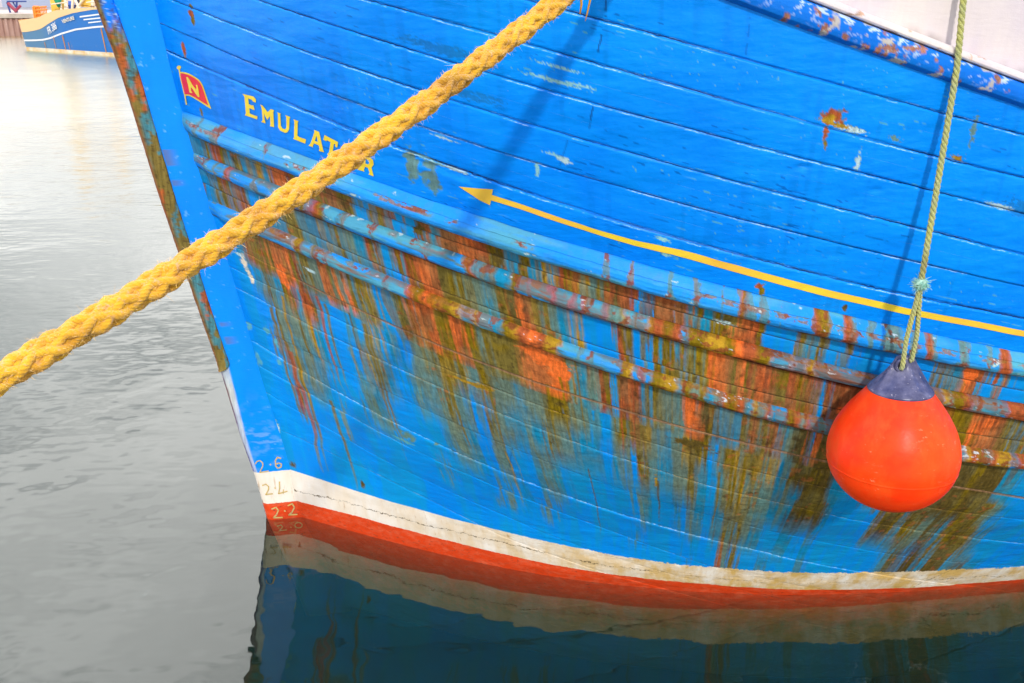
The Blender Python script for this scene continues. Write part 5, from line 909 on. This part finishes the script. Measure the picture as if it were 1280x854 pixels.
def neck_mat():
    m = mat('navy vinyl', (.028, .032, .085), .33, spec=.5); t = m.node_tree; b_ = t.nodes['Principled BSDF']
    c = mxc(t, mr(t, nz(t, 12, 5, .65), .42, .7, 0, .8), (.035, .038, .095), (.17, .17, .27)); c = mxc(t, mr(t, nz(t, 70, 3), .66, .72, 0, .8), c, (.5, .45, .5))
    t.links.new(c, b_.inputs['Base Color']); bump(t, nz(t, 30, 5, .6), .4, .003, b_); return m
M_NECK = neck_mat()
nk = smooth_prof([(.150, .343), (.1515, .352), (.132, .376), (.104, .405), (.078, .435), (.058, .465), (.044, .490), (.036, .512), (.030, .524), (.016, .531), (0.001, .533)], 50)
n_ = 72; v = []; f = []
for r, z in nk:
    q = sst(.37, .50, np.array(z)).item(); 
    for k in range(n_):
        a = 2 * math.pi * k / n_
        rib = 1 + q * .17 * math.cos(a * 5 + .7) * (1 - .4 * q) + .05 * sst(.36, .42, np.array(z)).item() * math.cos(a * 9)
        v.append((r * FS[0] * rib * math.cos(a) * (1 + .25 * q), r * FS[1] * rib * math.sin(a) * (1 - .42 * q), z * FS[2]))
for i in range(len(nk) - 1):
    for k in range(n_): f.append((i * n_ + k, i * n_ + (k + 1) % n_, (i + 1) * n_ + (k + 1) % n_, (i + 1) * n_ + k))
neck = link('neck', mesh_pydata('neck', v, f), M_NECK, fender)
# rope eye: a moulded ring on the front of the neck with a dark hole
mb = MB(); ring = []
for k in range(25):
    a = 2 * math.pi * k / 24; ring.append((-.022 + .021 * math.cos(a), -.030 - .012 * math.sin(a) * .2, .489 * FS[2] + .026 * math.sin(a)))
mb.tube(ring, .0075, 8, cap=False); mb.build('rope_eye', M_NECK, neck, True)
mb = MB(); mb.tube([(-.022, -.032, .489 * FS[2]), (-.022, -.018, .489 * FS[2])], .019, 16); mb.build('eye_hole', mat('dark hole', (.008, .008, .015), .7), neck, True)

M_LINE = rope_material('thin pale green rope', (.50, .50, .13), (.42, .46, .20), (.60, .56, .30), 500)
top_u, top_zz = (2.876, 3.295)
pk = Vector((1.688, 3.925, 2.454))
def bez(a, b_, n): return [tuple(np.array(a) * (1 - i / n) + np.array(b_) * i / n) for i in range(n)]
bul = np.array(P3(np.array(top_u), np.array(3.3)))
rail_pt = np.array([1.702, 3.932, 3.27])
# from above the bulwark down over the strake to the splice
up = np.array([1.672, 4.0, 4.25])
Cl = bez(up, rail_pt + np.array([0, -.0, .06]), 160) + bez(rail_pt + np.array([0, -.0, .06]), rail_pt, 20) + bez(rail_pt, np.array(pk), 260) + [tuple(pk)]
Cl = np.array(Cl, float)
for it in range(40): Cl[1:-1] = (Cl[:-2] + Cl[1:-1] * 2 + Cl[2:]) / 4
line = build_rope('fender_line', Cl, .0125, .075, M_LINE, hairs=500, hair_len=.010, seed=4, twist3=True)
tag(line, 'thin pale green rope hanging from the bulwark down to the orange fender', 'rope')
rot = fender.rotation_euler.to_matrix()
eye = body_c + rot @ Vector((-.022, -.043, .480 * .86)); eye2 = body_c + rot @ Vector((.020, -.028, .515 * .86))
for tgt, sd in ((eye, -1), (eye2, 1)):
    P = np.array([tuple(pk), tuple(pk + (tgt - pk) * .3 + Vector((.004 * sd, 0, 0))), tuple(pk + (tgt - pk) * .65 + Vector((.010 * sd, 0, 0))), tuple(tgt), tuple(tgt + Vector((-.0 * sd, .03, -.012)))])
    tt = np.linspace(0, 4, 110); Q_ = np.stack([np.interp(tt, range(5), P[:, i]) for i in range(3)], 1)
    for it in range(12): Q_[1:-1] = (Q_[:-2] + Q_[1:-1] * 2 + Q_[2:]) / 4
    lg = build_rope('rope_leg', Q_, .0105, .06, M_LINE, hairs=120, hair_len=.008, seed=6, twist3=True); lg.parent = line
# frayed splice
M_SPL = noisy('frayed green splice', (.22, .52, .42), (.42, .62, .48), 60, .9)
mb = MB(); rg = random.Random(3)
for i in range(420):
    d = Vector((rg.gauss(0, 1), rg.gauss(0, 1), rg.gauss(0, .75))).normalized(); L_ = rg.uniform(.016, .030) * (1.7 if rg.random() < .10 else 1)
    p = pk + Vector((0, 0, .0)) + d * .008; q = p + d * L_ * .6 + Vector((rg.gauss(0, .004), rg.gauss(0, .004), 0)); e = p + d * L_ + Vector((rg.gauss(0, .006), rg.gauss(0, .006), -.003))
    mb.tube([p, q, e], [.0016, .0013, .0005], 4)
v, f = lathe(smooth_prof([(0.0002, -.026), (.014, -.022), (.021, -.006), (.021, .010), (.014, .022), (.0002, .026)], 14), 16); mb.add([tuple(Vector(p) + pk) for p in v], f)
mb.build('splice_knot', M_SPL, line, True)

# ------------------------------------------------------------------ water
def water():
    m = bpy.data.materials.new('harbour water'); m.use_nodes = True; t = m.node_tree; t.nodes.clear(); lk = t.links.new
    out = N(t, 'ShaderNodeOutputMaterial'); gl = N(t, 'ShaderNodeBsdfGlossy'); gl.inputs['Roughness'].default_value = .02; gl.inputs['Color'].default_value = (1.0, .99, .78, 1)
    tr = N(t, 'ShaderNodeBsdfTransparent'); tr.inputs[0].default_value = (.97, .98, .96, 1)
    df = N(t, 'ShaderNodeBsdfDiffuse'); df.inputs[0].default_value = (.030, .075, .050, 1)
    sc1 = mr(t, mth(t, 'ABSOLUTE', mth(t, 'SUBTRACT', nz(t, .9, 5, .62, dist=.8), .5)), .0015, .0060, 1, 0)
    scm = mth(t, 'MULTIPLY', mth(t, 'MULTIPLY', sc1, mr(t, nz(t, .7, 3), 0.56, .68, 0, .28)), mr(t, nz(t, 30, 4, .7), .40, .60, .1, 1))
    lk(mxc(t, scm, (.030, .075, .050), (.45, .48, .42)), df.inputs[0])
    body = N(t, 'ShaderNodeMixShader'); lk(mr(t, scm, 0, 1, .20, .75), body.inputs[0]); lk(df.outputs[0], body.inputs[2]); lk(tr.outputs[0], body.inputs[1])
    geo = N(t, 'ShaderNodeNewGeometry')
    n1 = nz(t, .55, 4, .55, sc=(1, 1.0, 1)); n2 = nz(t, 2.4, 2, .5, sc=(.7, 1.6, 1)); n3 = nz(t, 7, 3, .6, sc=(.5, 1.8, 1))
    sep = N(t, 'ShaderNodeSeparateXYZ'); lk(geo.outputs['Position'], sep.inputs[0])
    far = mr(t, sep.outputs['Y'], 8.0, 26.0, 0.0, 1.0)
    h = mth(t, 'ADD', mth(t, 'MULTIPLY', n1, .060), mth(t, 'ADD', mth(t, 'MULTIPLY', n2, mr(t, far, 0, 1, .008, .022)), mth(t, 'MULTIPLY', n3, mr(t, far, 0, 1, .0002, .0110))))
    bp_ = N(t, 'ShaderNodeBump'); bp_.inputs['Strength'].default_value = 1.0; bp_.inputs['Distance'].default_value = .55; lk(h, bp_.inputs['Height'])
    lk(bp_.outputs[0], gl.inputs['Normal'])
    fr = N(t, 'ShaderNodeFresnel'); fr.inputs['IOR'].default_value = 1.37; lk(bp_.outputs[0], fr.inputs['Normal'])
    fac = mth(t, 'MULTIPLY', mr(t, fr.outputs[0], 0.0, .50, .0, .92), mth(t, 'SUBTRACT', 1.0, geo.outputs['Backfacing']))
    lk(mr(t, far, 0, 1, .02, .22), gl.inputs['Roughness'])
    mx_ = N(t, 'ShaderNodeMixShader'); lk(fac, mx_.inputs[0]); lk(body.outputs[0], mx_.inputs[1]); lk(gl.outputs[0], mx_.inputs[2]); lk(mx_.outputs[0], out.inputs[0])
    va = N(t, 'ShaderNodeVolumeAbsorption'); va.inputs['Color'].default_value = (.30, .38, .24, 1); va.inputs['Density'].default_value = 1.5
    lk(va.outputs[0], out.inputs['Volume'])
    mb = MB(); mb.box((0, 140, -4.0), (700, 460, 8.0))
    o = mb.build('water', m); tag(o, kind='structure'); return o
water()
mb = MB(); mb.box((0, 140, -8.6), (760, 520, .5)); tag(mb.build('seabed', noisy('harbour mud', (.03, .03, .02), (.05, .045, .03), 1, .9)), kind='structure')

# ------------------------------------------------------------------ far trawler across the basin
FB = empty('trawler', (-22.1, 46.5, 0), R(-31.1))
tag(FB, 'distant blue trawler with yellow bulwark and white stripes moored by the quay', 'boat')
fx = lambda px: (px - 22) / 19.0
KX = np.array([fx(p) for p in (18, 24, 35, 50, 60, 75, 95, 120, 140, 180, 260)]); KX = KX + .34; KX[-1] = 13.5
ZB_ = np.array([.82, .82, .86, 1.02, 1.24, 1.54, 1.78, 1.96, 2.02, 2.15, 2.9]) * .93; ZY_ = np.array([1.42, 1.42, 1.50, 1.60, 1.78, 1.97, 2.06, 2.15, 2.2, 2.4, 3.4]) * .89; ZS_ = np.array([.43, .44, .46, .52, .62, .84, 1.07, 1.22, 1.30, 1.4, 1.9]) * .93
def fside(x, z):
    a = np.clip((x + .30 + .10 * z) / .9, 0, 1); h = 2.3 * np.sqrt(np.clip(1 - (1 - a) ** 2.2, 0, 1)); bow = np.clip((x - 8.5) / (5.0 + .35 * z), 0, 1); return h * np.sqrt(np.clip(1 - bow ** 2, 0, 1)) + .06 * z
def far_shell(name, zlo, zhi, off, m, nz_=10, sides=(1, -1)):
    mb = MB()
    for sd in sides:
        xs = np.concatenate([-.30 - .10 * 1.2 + np.linspace(0, 1.2, 22) ** 1.6 / 1.2 ** .6, np.linspace(1.3, 13.4, 60)]); v = []; f = []
        for x in xs:
            a, b_ = zlo(x), zhi(x)
            for k in range(nz_ + 1):
                z = a + (b_ - a) * k / nz_; v.append((x, 2.3 - sd * (float(fside(x, z)) + off), z))
        n1 = nz_ + 1
        for i in range(len(xs) - 1):
            for k in range(nz_): q = (i * n1 + k, (i + 1) * n1 + k, (i + 1) * n1 + k + 1, i * n1 + k + 1); f.append(q if sd > 0 else q[::-1])
        mb.add(v, f)
    return mb.build(name, m, FB, True)
zb_ = lambda x: float(np.interp(x, KX, ZB_)); zy_ = lambda x: float(np.interp(x, KX, ZY_)); zs_ = lambda x: float(np.interp(x, KX, ZS_))
M_FBLUE = noisy('trawler blue', (.008, .23, .56), (.02, .26, .45), 1.5, .4)
t_ = M_FBLUE.node_tree; b__ = t_.nodes['Principled BSDF']; ss = nz(t_, 5, 4, .6, sc=(1, 1, .12))
sx = N(t_, 'ShaderNodeSeparateXYZ'); tcc = N(t_, 'ShaderNodeTexCoord'); t_.links.new(tcc.outputs['Object'], sx.inputs[0])
fade = mr(t_, sx.outputs['X'], 1.7, 3.4, 1, 0)
c_ = mxc(t_, fade, (.003, .15, .48), (.07, .20, .34)); c_ = mxc(t_, mth(t_, 'MULTIPLY', mr(t_, ss, .64, .70, 0, .9), mr(t_, sx.outputs['Z'], .9, .1, 0, 1)), c_, (.42, .26, .06))
t_.links.new(c_, b__.inputs['Base Color'])
far_shell('hull_plating', lambda x: -.7, zb_, 0, M_FBLUE)
M_FYEL = noisy('trawler cream yellow', (.80, .50, .14), (.84, .60, .24), 1.2, .45)
t_ = M_FYEL.node_tree; sx = N(t_, 'ShaderNodeSeparateXYZ'); tcc = N(t_, 'ShaderNodeTexCoord'); t_.links.new(tcc.outputs['Object'], sx.inputs[0])
t_.links.new(mxc(t_, mr(t_, sx.outputs['X'], .05, .4, 1, 0), (.82, .56, .26), (.80, .34, .04)), t_.nodes['Principled BSDF'].inputs['Base Color'])
far_shell('bulwark', zb_, zy_, .012, M_FYEL)
M_FW = mat('trawler white', (.78, .80, .78), .5)
far_shell('white_stripe', lambda x: zs_(x) - .035, lambda x: zs_(x) + .035, .012, M_FW, 2)
far_shell('boot_top', lambda x: -.05, lambda x: .13 + .0 * x, .012, noisy('trawler boot top', (.78, .74, .60), (.72, .46, .16), 3, .5), 2)
M_RR = mat('trawler rust', (.50, .22, .05), .8)
for (x, h, w) in ((2.6, .55, .05), (3.25, .62, .09), (3.55, .35, .05), (1.9, .3, .05), (5.9, 1.0, .10)):
    mb = MB(); v = []; f = []
    for k in range(9):
        z = .1 + h * k / 8; xc = x + .02 * k / 8 - .06 * k / 8; ww = w * (.5 + .5 * k / 8) * (1 - .6 * (k == 8))
        for d in (-1, 1): v.append((xc + d * ww / 2, 2.3 - float(fside(xc, z)) - .016, z))
    for k in range(8): f.append((2 * k, 2 * k + 1, 2 * k + 3, 2 * k + 2))
    mb.add(v, f); mb.build('rust_run', M_RR, FB)
# three short white flashes near the name
mb = MB()
for (p0, p1, y0, y1, hh) in ((103, 128, 21.5, 18.8, 1.6), (107, 128, 25, 23.2, 1.4), (112, 128, 28.8, 27.3, 1.3)):
    xs = np.linspace(fx(p0) + .36, fx(p1) + .36, 8); v = []; f = []
    for i, x in enumerate(xs):
        px = 22 + 19 * x; y = y0 + (y1 - y0) * i / 7; zc = (62 + .06 * (px - 22) - y) / 30.2
        for d in (-hh / 57, hh / 57): v.append((x, 2.3 - float(fside(x, zc)) - .012, zc + d))
    for i in range(7): f.append((2 * i, 2 * i + 2, 2 * i + 3, 2 * i + 1))
    mb.add(v, f)
mb.build('bow_flash', M_FW, FB)
def far_text(name, s, x, z, size, ang, m, ext=0.0, sx=1.0):
    cu = bpy.data.curves.new('lettering', 'FONT'); cu.body = s; cu.size = size; cu.offset = ext
    o = bpy.data.objects.new('lettering_source', cu); COL.objects.link(o); dg = bpy.context.evaluated_depsgraph_get(); dg.update()
    me = bpy.data.meshes.new_from_object(o.evaluated_get(dg)); bpy.data.objects.remove(o)
    ca, sa = math.cos(ang), math.sin(ang)
    for v in me.vertices:
        lx = v.co.x * sx - v.co.y * .12 + x; lz = v.co.x * sx * math.tan(ang) + v.co.y + z
        v.co = (lx, 2.3 - float(fside(lx, lz)) - (.035 if ext > .02 else .05), lz)
    me.materials.clear(); link(name, me, m, FB, False)
M_FBK = mat('lettering shadow', (.05, .04, .05), .6)
far_text('registration_number', 'FR 386', fx(62) + .21, .72, .40, .40, M_FW, .008, .60)
far_text('name_lettering', 'VENTURE', fx(81) + .33, 1.22, .20, .22, mat('cream lettering', (.74, .68, .48), .5), .006)
far_text('port_lettering', 'FR', fx(27.5), .52, .16, .0, mat('yellow lettering', (.72, .62, .30), .5), .004)
# gear on deck
fg = lambda px: fx(px) + .5
M_ORA = mat('trawler orange rail', (.80, .25, .02), .5); M_YG = mat('trawler yellow gantry', (.82, .50, .06), .5); M_CR = mat('trawler cream', (.80, .66, .45), .5); M_DK = mat('dark gear', (.05, .05, .07), .6)
def fz(px, y): return (62 + .06 * (px - 22) - y) / 30.2
mb = MB(); y_ = .55
for px in (24, 26, 31, 33, 35, 37, 39, 41): mb.tube([(fg(px), y_, fz(px, 23)), (fg(px), y_, fz(px, 7))], .045 if px < 30 else .022, 6)
for yy in (8, 12, 17): mb.tube([(fg(23.5), y_, fz(24, yy)), (fg(42), y_, fz(42, yy - .5))], .035, 6)
mb.box((fg(27), y_ + .05, fz(27, 14)), (.35, .06, .52)); mb.build('stern_rail', M_ORA, FB)
mb = MB(); mb.box((fg(45), 1.1, 1.9), (.52, .5, 2.2)); mb.box((fg(49.5), .9, 2.0), (.12, .12, 2.4)); mb.box((fg(45), 1.1, 4.0), (.3, .3, 2.2)); mb.box((fg(45), 3.3, 2.6), (.3, .3, 4.4)); mb.box((fg(45), 2.2, 4.9), (.3, 2.6, .25)); mb.build('gantry', M_YG, FB)
mb = MB(); v, f = lathe([(.001, 0), (.07, .05), (.16, .3), (.2, .55), (.14, .6), (.001, .62)], 10); mb.add([(fg(54.5) + p[0], .7 + p[1], fz(54, 9.5) + p[2]) for p in v], f); mb.build('net_bundle', mat('green net', (.02, .30, .16), .9), FB, True)
mb = MB()
for (a, c, w) in (((56, 14), (53, -2), .05), ((61, 14), (61, 1), .07), ((64, 12), (60, 0), .06), ((70, 12), (71, -4), .06), ((80, 12), (72, -2), .06), ((76, 11), (88, -4), .05), ((97, 9), (97, -8), .09), ((104, 9), (103, -6), .05), ((111, 8), (112, -8), .05), ((118, 8), (117, -8), .05)):
    mb.tube([(fg(a[0]), .75, fz(*a)), (fg(c[0]), .85, fz(*c))], w, 6)
mb.tube([(fg(48), .6, fz(48, 5)), (fg(72), .5, fz(72, 3))], .03, 6); mb.tube([(fg(96), .5, fz(96, 4)), (fg(128), .5, fz(128, 2))], .03, 6)
mb.build('deck_frames', M_CR, FB)
mb = MB()
for (px, y, w, h) in ((82.5, 2.5, .16, .2), (90, 5, .25, .07), (55, 11, .05, .3), (58.5, 11, .05, .3), (66, 3, .2, .2), (75, 6, .25, .18), (101, 1, .22, .3), (109, 3, .3, .2)):
    mb.box((fg(px), 1.3, fz(px, y)), (w, .3, h))
mb.build('winch_gear', M_DK, FB)
mb = MB(); v, f = lathe([(.001, -.17), (.12, -.17), (.12, .17), (.001, .17)], 14); mb.add([(fg(68.5) + p[0], .8 + p[1], fz(68.5, 7) + p[2]) for p in v], f); mb.build('drum', mat('blue drum', (.03, .10, .40), .5), FB, True)
mb = MB(); mb.box((fg(88), .95, fz(88, 4)), (1.1, .1, .22)); mb.box((fg(84), 1.0, fz(84, 8)), (.8, .1, .12)); mb.box((fg(93), 1.0, fz(93, 1)), (.4, .3, .5)); mb.build('deck_machinery', M_YG, FB)
mb = MB(); mb.box((8.2, 2.3, 3.2), (3.0, 2.6, 2.6)); mb.box((8.2, 2.3, 5.2), (1.8, 2.0, 1.4)); mb.build('wheelhouse', M_CR, FB)
mb = MB()
for k in range(4): mb.box((7.0 + k * .75, .985, 3.9), (.5, .03, .45))
mb.build('wheelhouse_window', M_DK, FB)
mb = MB(); xs = np.linspace(.0, 13.2, 40); v = []; f = []
for x in xs:
    for sd in (-1, 1): v.append((x, 2.3 + sd * max(float(fside(x, 1.0)) - .05, .01), zb_(x) - .05))
for i in range(39): f.append((2 * i, 2 * i + 2, 2 * i + 3, 2 * i + 1))
mb.add(v, f); mb.build('deck', mat('deck grey', (.25, .24, .22), .8), FB)

# ------------------------------------------------------------------ quay across the basin
QY = 55.0
Qe = empty('quay_wall', (-30, QY, 0)); tag(Qe, 'rusty corrugated sheet pile quay wall with pale concrete capping behind the trawler', 'quay')
v = []; f = []; x = -60.0; k = 0; xs = []
while x < 60:
    for dx, dy in ((0, 0), (.05, .09), (.15, .09), (.20, 0), (.28, 0)): xs.append((x + dx, dy))
    x += .28
for (x, dy) in xs:
    for z in (-1.5, 0, .5, .92): v.append((x, -dy, z))
for i in range(len(xs) - 1):
    for k in range(3): f.append((i * 4 + k, (i + 1) * 4 + k, (i + 1) * 4 + k + 1, i * 4 + k + 1))
mb = MB(); mb.add(v, f); mb.build('sheet_piling', noisy('rusty piling', (.30, .16, .12), (.42, .27, .22), 2.5, .8, sc=(1, 1, .4)), Qe)
mb = MB(); mb.box((0, 2.0, 1.03), (120, 4.3, .22)); mb.build('capping_beam', noisy('quay concrete', (.52, .45, .36), (.40, .34, .27), 3, .9), Qe)
mb = MB(); mb.box((-20, QY + 34, .45), (180, 60.0, 1.10)); tag(mb.build('quay_ground', noisy('quay surface', (.36, .34, .32), (.28, .27, .26), .6, .9)), kind='structure')
sh = empty('harbour_shed', (-36, 66, 1.0)); tag(sh, 'long pale grey harbour shed on the quay behind the trawler', 'shed')
mb = MB(); mb.box((0, 5, 2.6), (40, 10, 5.2)); mb.build('wall', noisy('pale cladding', (.60, .55, .58), (.52, .48, .50), .8, .7), sh)
mb = MB(); mb.add([(-20.3, -.3, 5.2), (20.3, -.3, 5.2), (20.3, 5, 7), (-20.3, 5, 7), (20.3, 10.3, 5.2), (-20.3, 10.3, 5.2)], [(0, 1, 2, 3), (3, 2, 4, 5), (0, 3, 5), (1, 4, 2), (0, 5, 4, 1)]); mb.build('roof', mat('shed roof', (.3, .3, .32), .7), sh)
M_RD = mat('roller door', (.35, .40, .50), .6)
for xx in (-9, 6):
    mb = MB(); mb.box((xx, -.03, 1.6), (4, .08, 3.2)); mb.build('roller_door', M_RD, sh)
gf = empty('lifting_frame', (-26.925, 56.200, 0.886)); tag(gf, 'blue and dark red steel frame standing on the quay left of the trawler', 'frame')
g0 = Vector((-26.925, 56.200, 0.886))
def fr_bar(name, pts, r, m):
    mb = MB(); mb.tube([Vector(p) - g0 for p in pts], r, 6); mb.build(name, m, gf)
M_FB2 = mat('frame blue', (.03, .06, .22), .5); M_FR2 = mat('frame dark red', (.28, .03, .06), .6)
fr_bar('leg', [(-26.904, 56.000, 1.667), (-26.786, 56.000, 0.896)], .05, M_FB2); fr_bar('leg', [(-26.378, 56.000, 1.748), (-26.508, 56.000, 0.896)], .05, M_FB2); fr_bar('top_beam', [(-26.897, 56.000, 1.707), (-25.874, 56.000, 1.707)], .045, M_FB2)
fr_bar('jib', [(-26.821, 55.900, 1.630), (-26.431, 55.900, 1.185)], .085, M_FR2); fr_bar('jib', [(-26.161, 55.900, 1.509), (-26.467, 55.900, 1.226)], .07, M_FR2); fr_bar('brace', [(-26.646, 56.100, 1.704), (-26.525, 56.100, 1.420)], .04, M_FB2); fr_bar('leg', [(-26.801, 56.300, 0.881), (-26.613, 56.300, 1.208)], .07, M_DK)
